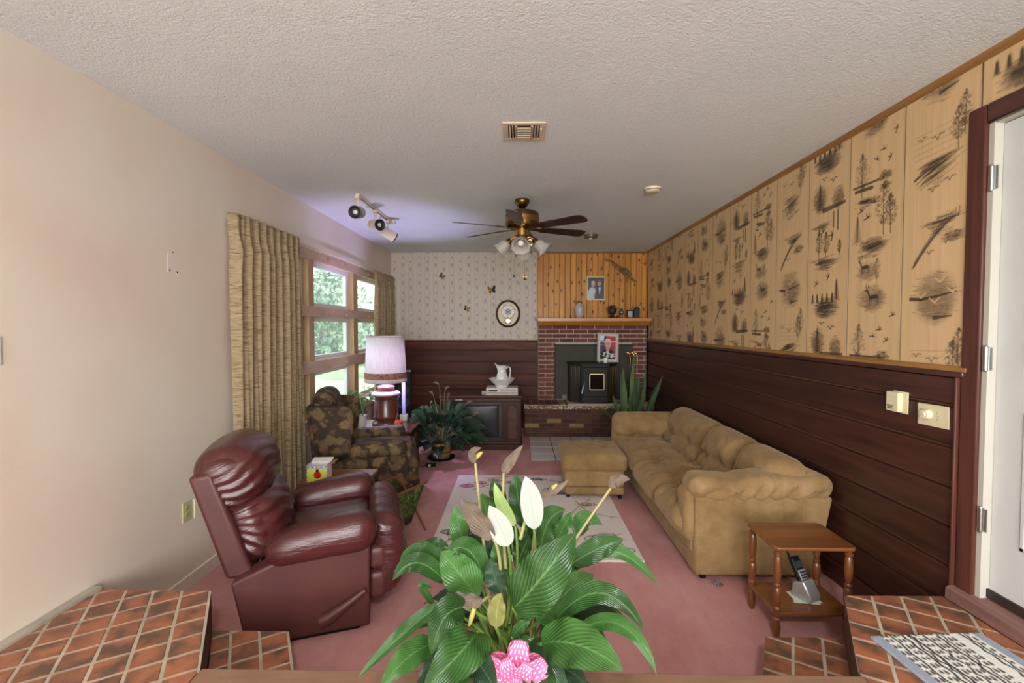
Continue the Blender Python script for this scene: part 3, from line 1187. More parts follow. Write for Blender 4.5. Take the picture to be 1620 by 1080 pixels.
M['leather'] = m_leather()
M['vinyl'] = m_leather_flat()
M['velour'] = m_velour()
M['grape'] = m_leaf_fabric()
M['dark_wood'] = woodmat('dark_cabinet_wood', C(46, 24, 19), C(74, 42, 32), 'z', .42, 5, 14, .08, .1, spec=.25)
M['dark_woodx'] = woodmat('dark_cabinet_top', C(58, 32, 25), C(88, 52, 40), 'x', .38, 5, 14, .1, .05, spec=.3)
M['cherry'] = woodmat('cherry_table_wood', C(92, 46, 34), C(140, 78, 54), 'y', .28, 5, 12, .5, .05)
M['maple'] = woodmat('warm_brown_maple', C(94, 52, 20), C(134, 80, 36), 'x', .34, 5, 12, .5, .05)
M['maplez'] = woodmat('warm_brown_turning', C(84, 44, 18), C(122, 70, 32), 'z', .34, 5, 12, .5, .05)


def wr(P, amp, f, seed=0):
    """soft wrinkle displacement along z-ish direction"""
    q = P * f
    return amp * (np.sin(q[:, 0] * 3.1 + 2 * np.sin(q[:, 1] * 2.3 + seed)) * np.sin(q[:, 2] * 2.7 + seed + np.sin(q[:, 0] * 1.7)))


# ------------------------------------------------------------------ burgundy recliner
ra = R(19)
# local frame: +x forward, -y the side toward the camera; near outer side passes through (-.816, 2.451)
W = .80
ox, oy = -.816 - .36 * math.cos(ra) - W / 2 * math.sin(ra) * 1.0, 2.451 - .36 * math.sin(ra) + W / 2 * math.cos(ra)
rec = thing('recliner', 'burgundy leather recliner with padded arms and a side lever', 'recliner', (ox, oy, 0), ra)
# local x of the side-panel front = +.36
X0 = .36
for sy in (-1, 1):
    y0, y1 = (-W / 2, -W / 2 + .13) if sy < 0 else (W / 2 - .13, W / 2)
    MB().prism([(X0, .03), (X0 + .005, .50), (X0 - .40, .475), (X0 - .665, .372), (X0 - .60, .03)], 'y', y0, y1).obj('side_panel', M['vinyl'], rec, bevel=.014, seg=3)

    def armfn(P, U):
        Q = P.copy()
        t_ = (U[:, 0] + 1) / 2
        s_ = .78 + .22 * np.sin(np.clip(t_, 0, 1) * math.pi * .62)
        Q[:, 1] *= s_
        Q[:, 2] *= s_
        Q[:, 2] += .055 * t_ - .03 + .012 * np.sin(t_ * 3.0)
        seam = np.exp(-((t_ - .56) / .015) ** 2)
        Q[:, 1] *= 1 - .02 * seam
        Q[:, 2] -= .006 * seam * np.sign(U[:, 2])
        return Q
    soft('armrest', M['leather'], rec, (.56, .225, .215), .1, (X0 - .235, (y0 + y1) / 2 + .012 * sy, .52), (0, 0, 0), 18, armfn)
MB().box((X0 - .6, -W / 2 + .1, .09), (X0 - .02, W / 2 - .1, .3)).obj('base_frame', M['black'], rec)
MB().box((X0 - .58, -W / 2 + .03, .0), (X0 - .05, W / 2 - .03, .05)).obj('base', M['black'], rec, bevel=.01)
# back shell
bp = [(X0 - .685, .385), (X0 - .575, .36), (X0 - .735, .905), (X0 - .86, .915)]
MB().prism([(X0 - .70, .36), (X0 - .57, .36), (X0 - .755, .92), (X0 - .862, .905)], 'y', -.33, .33).obj('back_frame', M['vinyl'], rec, bevel=.02, seg=3)


def headfn(P, U):
    Q = P.copy()
    Q[:, 2] += .03 * (1 - U[:, 1] ** 2) * np.maximum(0, U[:, 2])
    Q[:, 0] += .05 * (1 - U[:, 1] ** 2) * (U[:, 0] > 0) + .05 * np.cos(U[:, 2] * 1.5) * np.maximum(0, U[:, 0])
    # pulled folds across the side
    fan_ = np.arctan2(Q[:, 2] + .02, Q[:, 0] + .22)
    Q[:, 1] += .0075 * np.sin(fan_ * 34 + 1.5 * np.sin(Q[:, 0] * 25)) * np.clip(np.abs(U[:, 1]) * 2 - .9, 0, 1) * np.sign(U[:, 1]) * np.clip(.75 - U[:, 2], 0, 1)
    Q[:, 0] += .004 * np.sin(Q[:, 2] * 95 + 3 * np.sin(Q[:, 1] * 11)) * np.clip(U[:, 0] * 2 - .8, 0, 1)
    Q[:, 1] *= 1 + .03 * np.sin(U[:, 2] * 2)
    return Q


soft('head_cushion', M['leather'], rec, (.24, .64, .35), .115, (X0 - .725, 0, .835), (0, R(-17), 0), 34, headfn)


def lumfn(P, U):
    Q = P.copy()
    Q[:, 0] += .07 * (1 - U[:, 1] ** 2) * np.cos(U[:, 2] * 1.3) * np.maximum(0, U[:, 0])
    Q[:, 0] += .006 * np.sin(Q[:, 2] * 75 + 5 * np.sin(Q[:, 1] * 9)) * np.clip(U[:, 0] * 2 - .8, 0, 1)
    fan_ = np.arctan2(Q[:, 2] - .12, Q[:, 0] + .16)
    Q[:, 1] += .006 * np.sin(fan_ * 30) * np.clip(np.abs(U[:, 1]) * 2 - .9, 0, 1) * np.sign(U[:, 1])
    return Q


soft('lumbar_cushion', M['leather'], rec, (.21, .58, .36), .095, (X0 - .605, 0, .575), (0, R(-17), 0), 30, lumfn)


def seatfn(P, U):
    Q = P.copy()
    Q[:, 2] += .03 * (1 - U[:, 1] ** 2) * np.maximum(0, U[:, 2])
    return Q


soft('seat_cushion', M['leather'], rec, (.50, W - .28, .18), .06, (X0 - .22, 0, .41), (0, R(-4), 0), 16, seatfn)


def footfn(P, U):
    Q = P.copy()
    tuft = np.abs(np.sin(Q[:, 1] * 6))
    Q[:, 0] += .012 * np.sin(Q[:, 2] * 50 + 2 * np.sin(Q[:, 1] * 12)) * (np.abs(U[:, 1]) < .9) * (U[:, 2] < .5)
    Q[:, 2] += .008 * np.sin(Q[:, 1] * 45 + Q[:, 0] * 20) * np.maximum(0, U[:, 2])
    # ruched piping at both ends
    e = np.clip((np.abs(U[:, 1]) - .80) / .1, 0, 1)
    Q[:, 0] += .006 * np.sin(Q[:, 2] * 190) * e
    Q[:, 0] += .05 * np.cos(U[:, 2] * 1.2) - .04
    return Q


soft('footrest', M['leather'], rec, (.19, W - .10, .46), .085, (X0 + .10, 0, .36), (0, R(3), 0), 28, footfn)
for z0, z1 in ((.13, .30), (.30, .44)):
    soft('footrest_side', M['vinyl'], rec, (.10, W - .24, z1 - z0 - .006), .035, (X0 + .045, -.075, (z0 + z1) / 2), (0, 0, 0), 10)
lv = MB()
lv.tube([(X0 - .245, -W / 2 - .028, .115), (X0 - .20, -W / 2 - .034, .135), (X0 - .10, -W / 2 - .034, .195), (X0 - .02, -W / 2 - .03, .245)], [.030, .029, .020, .013], 12)
lv.lathe([(.026, 0), (.026, .03)], 14, Matrix.Translation((X0 - .225, -W / 2 - .026, .125)) @ Matrix.Rotation(R(-90), 4, 'X'))
tag(lv.obj('lever', M['vinyl'], rec, smooth=50), 'side lever handle')

# ------------------------------------------------------------------ grape-leaf wing chair
wa = R(15)
wc = thing('wing_chair', 'wing chair in brown grape-leaf upholstery by the window', 'chair', (-1.505, 4.47, 0), wa)
HW = .40
for sy in (-1, 1):
    yo = sy * HW
    ya, yb = min(yo, yo - sy * .12), max(yo, yo - sy * .12)
    MB().prism([(-.36, .12), (.40, .12), (.40, .36), (.355, .565), (-.10, .56), (-.36, .54)], 'y', ya, yb).obj('arm_panel', M['grape'], wc, bevel=.02, seg=3)
    soft('armrest', M['grape'], wc, (.50, .17, .13), .05, (.13, sy * (HW - .06), .535), (0, R(-2), 0), 12)
    ya, yb = min(yo, yo - sy * .075), max(yo, yo - sy * .075)
    MB().prism([(-.36, .42), (-.11, .46), (-.105, .62), (-.08, .80), (-.09, .91), (-.15, .945), (-.30, .955), (-.47, .965), (-.44, .80)], 'y', ya, yb).obj('wing', M['grape'], wc, bevel=.022, seg=3)


def wbfn(P, U):
    Q = P.copy()
    Q[:, 2] += .06 * (1 - U[:, 1] ** 2) * np.maximum(0, U[:, 2])
    Q[:, 0] += .05 * (1 - U[:, 1] ** 2) * np.maximum(0, U[:, 0]) * np.cos(U[:, 2] * 1.3)
    return Q


soft('back_cushion', M['grape'], wc, (.17, .66, .66), .075, (-.30, 0, .70), (0, R(-13), 0), 18, wbfn)
MB().prism([(-.40, .14), (-.32, .14), (-.40, .96), (-.485, .96)], 'y', -HW + .02, HW - .02).obj('back_panel', M['grape'], wc, bevel=.02, seg=3)
soft('seat_cushion', M['grape'], wc, (.60, .55, .17), .05, (.16, 0, .42), (0, 0, 0), 14, seatfn)
soft('footrest_board', M['grape'], wc, (.13, .62, .36), .045, (.43, 0, .31), (0, R(-4), 0), 14)
soft('seat_apron', M['grape'], wc, (.66, .62, .2), .03, (.05, 0, .23), (0, 0, 0), 8)
for sx in (-.3, .34):
    for sy in (-.3, .3):
        MB().lathe([(.016, 0), (.03, .07), (.03, .13)], 12, Matrix.Translation((sx, sy, 0))).obj('leg', M['dark_wood'], wc, smooth=40)

# ------------------------------------------------------------------ tan sofa
sofa = thing('sofa', 'long tan velour sofa with tufted cushions along the dark plank wall', 'sofa', (1.58, 4.15, 0))
sx0, sy0 = -1.58, -4.15


def tuft(pts, depth, s_, lines=(), ld=.02, lw=.02, ax=(0, 1), d=2, both=False):
    def fn(P, U):
        Q = P.copy()
        top = np.clip(U[:, d] * 1.5, 0, 1)
        a, b_ = P[:, ax[0]], P[:, ax[1]]
        z = np.zeros(len(P))
        for (x, y) in pts:
            r2 = (a - x) ** 2 + (b_ - y) ** 2
            z -= depth * np.exp(-r2 / s_ ** 2)
            z += .012 * np.sin(9 * np.arctan2(b_ - y, a - x) + x * 30) * np.exp(-r2 / (2.6 * s_) ** 2) * np.clip(r2 / s_ ** 2, 0, 1)
        for (x0, y0, x1, y1) in lines:
            L = (x1 - x0) ** 2 + (y1 - y0) ** 2
            tt = np.clip(((a - x0) * (x1 - x0) + (b_ - y0) * (y1 - y0)) / L, 0, 1)
            dd = (a - x0 - tt * (x1 - x0)) ** 2 + (b_ - y0 - tt * (y1 - y0)) ** 2
            z -= ld * np.exp(-dd / lw ** 2)
        crown = .045 * (1 - U[:, ax[0]] ** 2) * (1 - U[:, ax[1]] ** 2)
        Q[:, d] += (z + crown + .006 * np.sin(a * 34 + 3 * np.sin(b_ * 21)) * np.sin(b_ * 27 + 1)) * top
        return Q
    return fn


MB().box((sx0 + 1.15, sy0 + 3.0, .05), (sx0 + 1.95, sy0 + 5.25, .17)).obj('base_rail', M['velour'], sofa, bevel=.015, seg=3)
MB().box((sx0 + 1.135, sy0 + 3.0, .17), (sx0 + 1.95, sy0 + 5.25, .285)).obj('seat_rail', M['velour'], sofa, bevel=.02, seg=3)
for (ya, yb, xf) in ((3.03, 3.58, 1.04), (3.585, 4.20, 1.03), (4.205, 5.12, 1.06)):
    w_, c_ = yb - ya, (ya + yb) / 2
    L = .72
    bt = [(-.12, -w_ * .2), (-.12, w_ * .2), (.14, -w_ * .2), (.14, w_ * .2)]
    ln = [(-.12, -w_ * .48, -.12, w_ * .48), (.14, -w_ * .48, .14, w_ * .48), (-.33, -w_ * .2, .14, -w_ * .2), (-.33, w_ * .2, .14, w_ * .2)]
    soft('seat_cushion', M['velour'], sofa, (L, w_ - .004, .19), .085, (sx0 + xf + L / 2, sy0 + c_, .345), (0, R(1.5), 0), 26, tuft(bt, .035, .05, ln, .024, .02))
for (ya, yb) in ((2.98, 3.545), (3.55, 4.15), (4.155, 5.10)):
    w_, c_ = yb - ya, (ya + yb) / 2
    bt = [(-w_ * .22, -.03), (w_ * .22, -.03)]
    ln = [(-w_ * .48, -.035, w_ * .48, -.035), (-w_ * .22, -.3, -w_ * .22, -.03), (w_ * .22, -.3, w_ * .22, -.03)]
    soft('back_cushion', M['velour'], sofa, (.27, w_ + .004, .50), .125, (sx0 + 1.76, sy0 + c_, .545), (0, R(18), 0), 26,
         lambda P, U, f=tuft(bt, .06, .05, ln, .034, .026, (1, 2), 0): f(P * np.array([-1, 1, 1]), U * np.array([-1, 1, 1])) * np.array([-1, 1, 1]))
MB().prism([(1.70 + sx0, .10), (1.90 + sx0, .10), (2.0 + sx0, .55), (2.0 + sx0, .70), (1.86 + sx0, .72)], 'y', sy0 + 2.98, sy0 + 5.30).obj('back_frame', M['velour'], sofa, bevel=.05, seg=4)
# near arm: flaring panel with a rolled, pleated top
MB().prism([(sx0 + 1.145, .045), (sx0 + 1.925, .045), (sx0 + 2.025, .56), (sx0 + 1.14, .56)], 'y', sy0 + 2.95, sy0 + 3.10).obj('arm_panel', M['velour'], sofa, bevel=.018, seg=3)


def rollfn(P, U):
    Q = P.copy()
    x = P[:, 0]
    out = np.clip(-U[:, 1], 0, 1)
    e = np.clip(1 - np.abs(U[:, 0]), 0, 1) ** .35
    Q[:, 1] *= .82 + .18 * e
    Q[:, 2] *= .86 + .14 * e
    pl = np.sin((x * 1.0 - P[:, 2] * .9) * 44 + 2.2 * np.sin(x * 9))
    Q[:, 1] -= (.020 * np.sign(pl) * np.abs(pl) ** 1.6 - .006) * np.clip(.75 - U[:, 2], 0, 1) * out * np.clip((.47 - np.abs(x)) * 8, 0, 1)
    Q[:, 2] += .008 * np.sin(x * 13 + 1) * (U[:, 2] > 0) - .012 * np.exp(-((x + .17) / .03) ** 2) * (U[:, 2] > 0) - .012 * np.exp(-((x - .1) / .03) ** 2) * (U[:, 2] > 0)
    return Q


soft('arm_roll', M['velour'], sofa, (.93, .27, .165), .08, (sx0 + 1.575, sy0 + 3.045, .615), (0, R(-1), 0), 60, rollfn)
soft('arm_front', M['velour'], sofa, (.09, .16, .34), .04, (sx0 + 1.13, sy0 + 3.06, .42), (0, R(-3), 0), 12)
# far arm: a tall tufted cushion closing the end
MB().prism([(sx0 + 1.15, .05), (sx0 + 1.93, .05), (sx0 + 1.98, .60), (sx0 + 1.12, .60)], 'y', sy0 + 5.20, sy0 + 5.34).obj('arm_panel', M['velour'], sofa, bevel=.02, seg=3)
bt = [(-.18, -.02), (.16, -.02)]
ln = [(-.42, -.02, .42, -.02), (-.18, -.3, -.18, -.02), (.16, -.3, .16, -.02)]
soft('arm_cushion', M['velour'], sofa, (.90, .24, .44), .1, (sx0 + 1.50, sy0 + 5.16, .485), (R(6), 0, 0), 28,
     lambda P, U, f=tuft(bt, .055, .05, ln, .032, .026, (0, 2), 1): f(P * np.array([1, -1, 1]), U * np.array([1, -1, 1])) * np.array([1, -1, 1]))
for (x, y) in ((1.22, 3.02), (1.88, 3.05), (1.22, 5.2), (1.88, 5.2)):
    MB().lathe([(.022, 0), (.026, .05)], 12, Matrix.Translation((sx0 + x, sy0 + y, 0))).obj('foot', M['black'], sofa, smooth=40)

ott = thing('ottoman', 'tan velour ottoman in front of the sofa end', 'ottoman', (.735, 4.67, .011), R(-1))
MB().box((-.285, -.285, .03), (.285, .27, .105)).obj('plinth', M['velour'], ott, bevel=.018, seg=3)
MB().box((-.285, -.285, .108), (.285, .27, .262)).obj('body', M['velour'], ott, bevel=.02, seg=3)
bt = [(-.12, -.05), (.12, -.05), (-.12, .15), (.12, .15)]
soft('cushion', M['velour'], ott, (.63, .60, .17), .055, (0, -.005, .335), (0, 0, 0), 24,
     tuft(bt, .028, .04, [(-.3, -.05, .3, -.05), (-.3, .15, .3, .15)], .018, .016))
for (x, y) in ((-.25, -.25), (.25, -.25), (-.25, .23), (.25, .23)):
    MB().lathe([(.018, -.011 if x > 0 else 0), (.02, .035)], 10, Matrix.Translation((x, y, 0))).obj('foot', M['black'], ott, smooth=40)
cr = MB()
for k in range(9):
    a = k * .7
    cr.tube([(0, 0, .012), (.012 * math.cos(a), .02 * math.sin(a), .02 + .004 * (k % 3)), (.035 * math.cos(a + .5), .022 * math.sin(a + .5), .006)], [.006, .005, .002], 6)
o = cr.obj('crumpled_wrapper', simple('dark_wrapper', C(40, 36, 36), .5, c2=C(150, 146, 140), vscale=40), smooth=60, loc=(1.275, 2.915, 0))
tag(o, 'small crumpled dark scrap peeking out under the sofa front', 'scrap')

# ------------------------------------------------------------------ end table with cordless phone
et = thing('end_table', 'small brown end table with turned legs beside the sofa arm', 'table', (1.563, 2.553, 0))
hx_, hy_ = .212, .155


def octo(hx, hy, c):
    return [(-hx + c, -hy), (hx - c, -hy), (hx, -hy + c), (hx, hy - c), (hx - c, hy), (-hx + c, hy), (-hx, hy - c), (-hx, -hy + c)]


MB().prism(octo(hx_ + .005, hy_ + .005, .02), 'z', .482, .502).obj('table_top', M['maple'], et, bevel=.007, seg=3)
MB().prism(octo(hx_ - .005, hy_ - .005, .02), 'z', .128, .148).obj('shelf', M['maple'], et, bevel=.006, seg=3)
legp = [(.012, 0), (.018, .02), (.021, .06), (.014, .095), (.022, .10), (.022, .108), (.016, .115), (.019, .14), (.022, .158), (.022, .166), (.015, .175), (.021, .20), (.022, .26),
        (.015, .275), (.019, .285), (.019, .292), (.013, .30), (.019, .33), (.0215, .38), (.019, .43), (.014, .445), (.021, .452), (.021, .46), (.015, .466), (.018, .484)]
for sx in (-1, 1):
    for sy in (-1, 1):
        MB().lathe(legp, 14, Matrix.Translation((sx * (hx_ - .025), sy * (hy_ - .025), 0))).obj('leg', M['maplez'], et, smooth=35)
pt = MB()
pt.add([(-.075, -.05, 0), (.06, -.07, 0), (.08, .04, 0), (-.03, .07, 0)], [(0, 1, 2, 3)])
pt.add([(-.06, -.06, .0012), (.08, -.055, .0012), (.07, .05, .0012), (-.06, .055, .0012)], [(0, 1, 2, 3)])
o = pt.obj('paper_note', simple('pale_green_paper', C(206, 218, 190), .8), loc=(1.585, 2.545, .1492))
tag(o, 'pale green paper notes under the cordless phone', 'paper')
M['silver'] = simple('silver_plastic', C(186, 186, 188), .3, .6)
ph = thing('cordless_phone', 'silver and black cordless phone in its charging cradle', 'phone', (1.60, 2.54, .1512), R(25))
ph.scale = (1.25, 1.25, 1.25)
Mt = Matrix.Rotation(R(-28), 4, 'X')
MB().prism([(-.045, 0), (.045, 0), (.04, .06), (-.01, .085), (-.045, .03)], 'x', -.036, .036).obj('cradle', M['silver'], ph, bevel=.008, seg=3)
hb = MB().box((-.026, -.012, .0), (.026, .012, .155), Matrix.Translation((0, -.012, .022)) @ Mt)
hs = hb.obj('handset', M['black'], ph, bevel=.008, seg=3)
MB().box((-.022, -.016, .05), (.022, -.0125, .10), Matrix.Translation((0, -.012, .022)) @ Mt).obj('keypad', M['silver'], hs, bevel=.001)
MB().box((-.018, -.0165, .108), (.018, -.0125, .135), Matrix.Translation((0, -.012, .022)) @ Mt).obj('display', simple('phone_screen', C(50, 56, 58), .2), hs)
for i in range(3):
    for j in range(4):
        MB().cbox((-.013 + .013 * i, -.017, .056 + .011 * j), (.009, .003, .006), Matrix.Translation((0, -.012, .022)) @ Mt).obj('button', M['black'], hs)
MB().tube([Mt @ Vector((-.018, .005, .15)) + Vector((0, -.012, .022)), Mt @ Vector((-.018, .005, .20)) + Vector((0, -.012, .022))], [.005, .004], 8).obj('antenna', M['black'], ph, smooth=40)

# ------------------------------------------------------------------ small side table, box, magazine rack
st = thing('side_table', 'small honey brown side table between the recliner and the wing chair', 'table', (-1.40, 3.52, 0))
MB().prism(octo(.255, .175, .015), 'z', .48, .502).obj('table_top', M['maple'], st, bevel=.006, seg=3)
MB().box((-.22, -.14, .43), (.22, .14, .48)).obj('apron', M['maple'], st)
for sx in (-1, 1):
    for sy in (-1, 1):
        MB().lathe(legp[:-1] + [(.018, .48)], 12, Matrix.Translation((sx * .215, sy * .135, 0))).obj('leg', M['maplez'], st, smooth=35)
bx_ = thing('gift_box', 'small open box printed with a red ladybug on the side table', 'box', (-1.515, 3.43, .502), R(4))
r = Ras(.15, .125, .0025, C(196, 206, 80))
for k in range(16):
    for (a, b_) in ((k * .01, 0), (k * .01, .119), (0, k * .01), (.144, k * .01)):
        r.poly([(a, b_), (a + .005, b_), (a + .005, b_ + .006), (a, b_ + .006)], C(60, 40, 90) if k % 2 else C(240, 240, 235))
r.poly([(0, .1), (.15, .1), (.15, .125), (0, .125)], C(120, 130, 200), .7)
for k in range(9):
    r.ell(.01 + k * .016, .11, .008, .007, [C(214, 60, 60), C(240, 200, 60), C(60, 90, 190), C(235, 235, 230)][k % 4], .9)
r.ell(.078, .05, .03, .03, C(200, 30, 40), 1, 0, .15)
r.ell(.078, .082, .014, .012, C(50, 16, 30), 1, 0, .2)
r.seg(.078, .02, .078, .08, .003, C(60, 10, 20))
for (a, b_) in ((.064, .06), (.092, .06), (.062, .042), (.094, .042), (.07, .03), (.086, .03)):
    r.ell(a, b_, .005, .005, C(40, 8, 20), 1, 0, .3)
r.line([(.074, .09), (.066, .098)], .003, C(40, 20, 30))
r.line([(.082, .09), (.09, .098)], .003, C(40, 20, 30))
print_obj(r, 'printed_front', printmat('gift_box_print', .4, .02), bx_, (-.075, -.0505, 0), (1, 0, 0), (0, 0, 1))
MB().box((-.075, -.05, 0), (-.072, .05, .125)).box((.072, -.05, 0), (.075, .05, .125)).box((-.075, .047, 0), (.075, .05, .125)).box((-.075, -.05, 0), (.075, -.0475, .124)).box((-.075, -.05, 0), (.075, .05, .004)).obj('carton', simple('white_carton', C(222, 218, 214), .6), bx_)
MB().box((-.075, -.002, -.0015), (.075, .06, .0015), Matrix.Translation((0, .05, .125)) @ Matrix.Rotation(R(14), 4, 'X')).obj('flap', simple('white_flap', C(226, 222, 218), .6), bx_)
MB().box((-.002, -.05, 0), (.002, .05, .055), Matrix.Translation((.074, 0, .125)) @ Matrix.Rotation(R(70), 4, 'Y')).obj('flap', simple('brown_flap', C(150, 120, 100), .6), bx_)

mg_ = thing('magazine_rack', 'folding magazine rack with green forest-print slings by the recliner', 'rack', (-.985, 3.56, 0), R(62))


def slingmat():
    m, t, b = newmat('forest_print_canvas')
    v = coords(t, (1, 1, 1))
    f = noise(t, v, 14, 5, .7, 1.2)
    c = ramp(t, f, [(.34, C(18, 26, 14)), (.47, C(44, 66, 24)), (.57, C(96, 120, 40)), (.68, C(170, 178, 84))])
    t.links.new(c, b.inputs['Base Color'])
    b.inputs['Roughness'].default_value = .7
    return m


SL = slingmat()
# local x along the rack, y across; a V of two canvas panels on crossed wooden legs
for sy in (-1, 1):
    MB().tube([(-.22, sy * .15, .40), (.23, sy * .15, .40)], .011, 10).obj('top_rod', M['maple'], mg_, smooth=40)
    P = np.zeros((10, 8, 3))
    for i in range(10):
        q = i / 9
        for j in range(8):
            P[i, j] = (-.19 + .38 * j / 7, sy * (.15 - .145 * q + .004 * math.sin(q * math.pi)), .40 - .34 * q)
    o = mobj(gridmesh('sling_panel', P), 'sling_panel', SL, mg_, 0)
    o.modifiers.new('thick', 'SOLIDIFY').thickness = .004
    for sx in (-.205, .205):
        MB().tube([(sx + .012 * sy, sy * .15, .41), (sx + .012 * sy, -sy * .14, .0)], .009, 8).obj('leg', M['maple'], mg_, smooth=40)
MB().tube([(-.2, 0, .055), (.2, 0, .055)], .009, 8).obj('bottom_rod', M['maple'], mg_, smooth=40)

# ------------------------------------------------------------------ lamp table
lt = thing('lamp_table', 'dark cherry lamp table with clipped corners beside the wing chair', 'table', (-1.60, 5.38, 0))
tp = [(-.36, -.38), (.30, -.38), (.395, -.30), (.395, .22), (.33, .31), (-.36, .31)]
MB().prism(tp, 'z', .472, .50).obj('table_top', M['cherry'], lt, bevel=.008, seg=3)
tq = [(x * .92, y * .92) for x, y in tp]
MB().prism(tq, 'z', .06, .472).obj('cabinet', M['dark_wood'], lt, bevel=.006)
tq = [(x * .95, y * .95) for x, y in tp]
MB().prism(tq, 'z', 0, .06).obj('plinth', M['dark_wood'], lt, bevel=.006)
for (ya, yb) in ((-.26, -.04), (-.02, .19)):
    d_ = MB().box((.362, ya, .10), (.374, yb, .44)).obj('door', M['dark_wood'], lt, bevel=.004)
    MB().box((.372, ya + .03, .14), (.380, yb - .03, .40)).obj('panel', M['cherry'], d_, bevel=.006)

# table lamp
tl = thing('table_lamp', 'large turned wood table lamp with a glowing white drum shade', 'lamp', (-1.578, 5.40, .50))
MB().lathe([(.0, 0), (.155, 0), (.162, .012), (.158, .03), (.14, .045), (.125, .06), (.128, .075), (.148, .09), (.15, .105), (.142, .12), (.140, .31), (.150, .32), (.152, .335), (.135, .35)], 40).obj('base', woodmat('lamp_turning', C(70, 34, 26), C(112, 60, 44), 'z', .3, 5, 14, .5, .03), tl, smooth=35)
MB().lathe([(.135, .35), (.165, .362), (.168, .375), (.155, .392), (.10, .405)], 40).obj('collar', simple('pale_lamp_collar', C(196, 182, 200), .35), tl, smooth=40)
MB().lathe([(.10, .40), (.098, .41), (.085, .42), (.10, .44), (.105, .455), (.09, .468), (.03, .48), (.016, .49), (.016, .62), (.0, .62)], 32).obj('neck', M['cherry'], tl, smooth=40)
MB().box((.12, -.14, .388), (.20, -.10, .396)).obj('switch_tab', simple('pink_tab', C(226, 190, 196), .4), tl, bevel=.003)


def m_shade():
    m = bpy.data.materials.new('linen_shade')
    m.use_nodes = True
    t = m.node_tree
    t.nodes.clear()
    out = nd(t, 'OutputMaterial')
    v = coords(t, (60, 60, 2))
    f = noise(t, v, 3.0, 3)
    c = ramp(t, f, [(.3, C(222, 212, 214)), (.7, C(244, 238, 238))])
    df = nd(t, 'BsdfDiffuse', Color=c)
    tn = nd(t, 'BsdfTranslucent', Color=c)
    mx = nd(t, 'MixShader', i0=.16, i1=df.outputs[0], i2=tn.outputs[0])
    t.links.new(mx.outputs[0], out.inputs[0])
    return m


SHD = m_shade()
sh = MB()
n = 48
prof = [(.243, .515), (.215, 1.05)]
V, F = [], []
for (r_, z) in prof:
    for k in range(n):
        V.append((r_ * math.cos(2 * math.pi * k / n), r_ * math.sin(2 * math.pi * k / n), z))
F = [(k, (k + 1) % n, n + (k + 1) % n, n + k) for k in range(n)]
shade = MB().add(V, F).obj('shade', SHD, tl, smooth=60)
md = shade.modifiers.new('thick', 'SOLIDIFY')
md.thickness = .002


def band(name, z0, z1, mat, th=.002):
    V = []
    rz_ = lambda z: .243 + (.215 - .243) * (z - .515) / .535
    for z, d in ((z0, .001), (z0, .001 + th), (z1, .001 + th), (z1, .001)):
        for k in range(n):
            a = 2 * math.pi * k / n
            V.append(((rz_(z) + d) * math.cos(a), (rz_(z) + d) * math.sin(a), z))
    F = [(i * n + k, i * n + (k + 1) % n, (i + 1) * n + (k + 1) % n, (i + 1) * n + k) for i in range(3) for k in range(n)]
    return MB().add(V, F).obj(name, mat, shade, smooth=35)


def m_braid():
    m, t, b = newmat('braided_band')
    v = coords(t, (1, 1, 1))
    vo = nd(t, 'TexVoronoi', Vector=v, Scale=70.0)
    t.links.new(ramp(t, vo.outputs['Distance'], [(.2, C(120, 66, 60)), (.5, C(176, 124, 104)), (.7, C(84, 44, 44))]), b.inputs['Base Color'])
    b.inputs['Roughness'].default_value = .8
    return m


band('braid', .556, .628, m_braid(), .004)
band('top_binding', 1.038, 1.052, simple('shade_binding', C(196, 160, 150), .7))
band('bottom_binding', .513, .524, simple('shade_binding_low', C(188, 152, 146), .7))
MB().lathe([(0, .62), (.018, .64), (.03, .69), (.022, .73), (.0, .745)], 16).obj('bulb', simple('frosted_bulb', C(240, 240, 250), .3), tl, smooth=50)
bl = lamp('lamp_bulb_light', 'POINT', (0, 0, .735), (0, 0, 0), 78, (.58, .50, 1.0), shadow_soft_size=.05)
bl.parent = tl

# things on the lamp table
GREEN = {}


def leafmat(name, ca, cb, vein, rough=.32, trans=.25, veins=11.0, vstr=.9):
    m = bpy.data.materials.new(name)
    m.use_nodes = True
    t = m.node_tree
    b = t.nodes['Principled BSDF']
    uv = nd(t, 'UVMap')
    sp = nd(t, 'SeparateXYZ', Vector=uv.outputs[0])
    du = mth(t, 'ABSOLUTE', mth(t, 'SUBTRACT', sp.outputs[0], .5))
    ph_ = mth(t, 'MULTIPLY_ADD', du, -1.1, sp.outputs[1])
    w = mth(t, 'SINE', mth(t, 'MULTIPLY', ph_, veins * 6.283))
    vm = ramp(t, w, [(.55, (0, 0, 0, 1)), (1.0, (1, 1, 1, 1))])
    mid = ramp(t, du, [(.0, (1, 1, 1, 1)), (.035, (0, 0, 0, 1))])
    f = noise(t, coords(t), 9, 3)
    oi = nd(t, 'ObjectInfo')
    c = ramp(t, mth(t, 'MULTIPLY_ADD', oi.outputs['Random'], .5, mth(t, 'MULTIPLY', f, .6)), [(.2, ca), (.75, cb)])
    c = mixc(t, mth(t, 'MULTIPLY', vm, vstr * .3), c, vein)
    c = mixc(t, mth(t, 'MULTIPLY', mid, .7), c, vein)
    t.links.new(c, b.inputs['Base Color'])
    b.inputs['Roughness'].default_value = rough
    bump(t, b, w, .4 * vstr, .006)
    tn = nd(t, 'BsdfTranslucent', Color=c)
    mx = nd(t, 'MixShader', i0=trans, i1=b.outputs[0], i2=tn.outputs[0])
    t.links.new(mx.outputs[0], t.nodes['Material Output'].inputs[0])
    return m


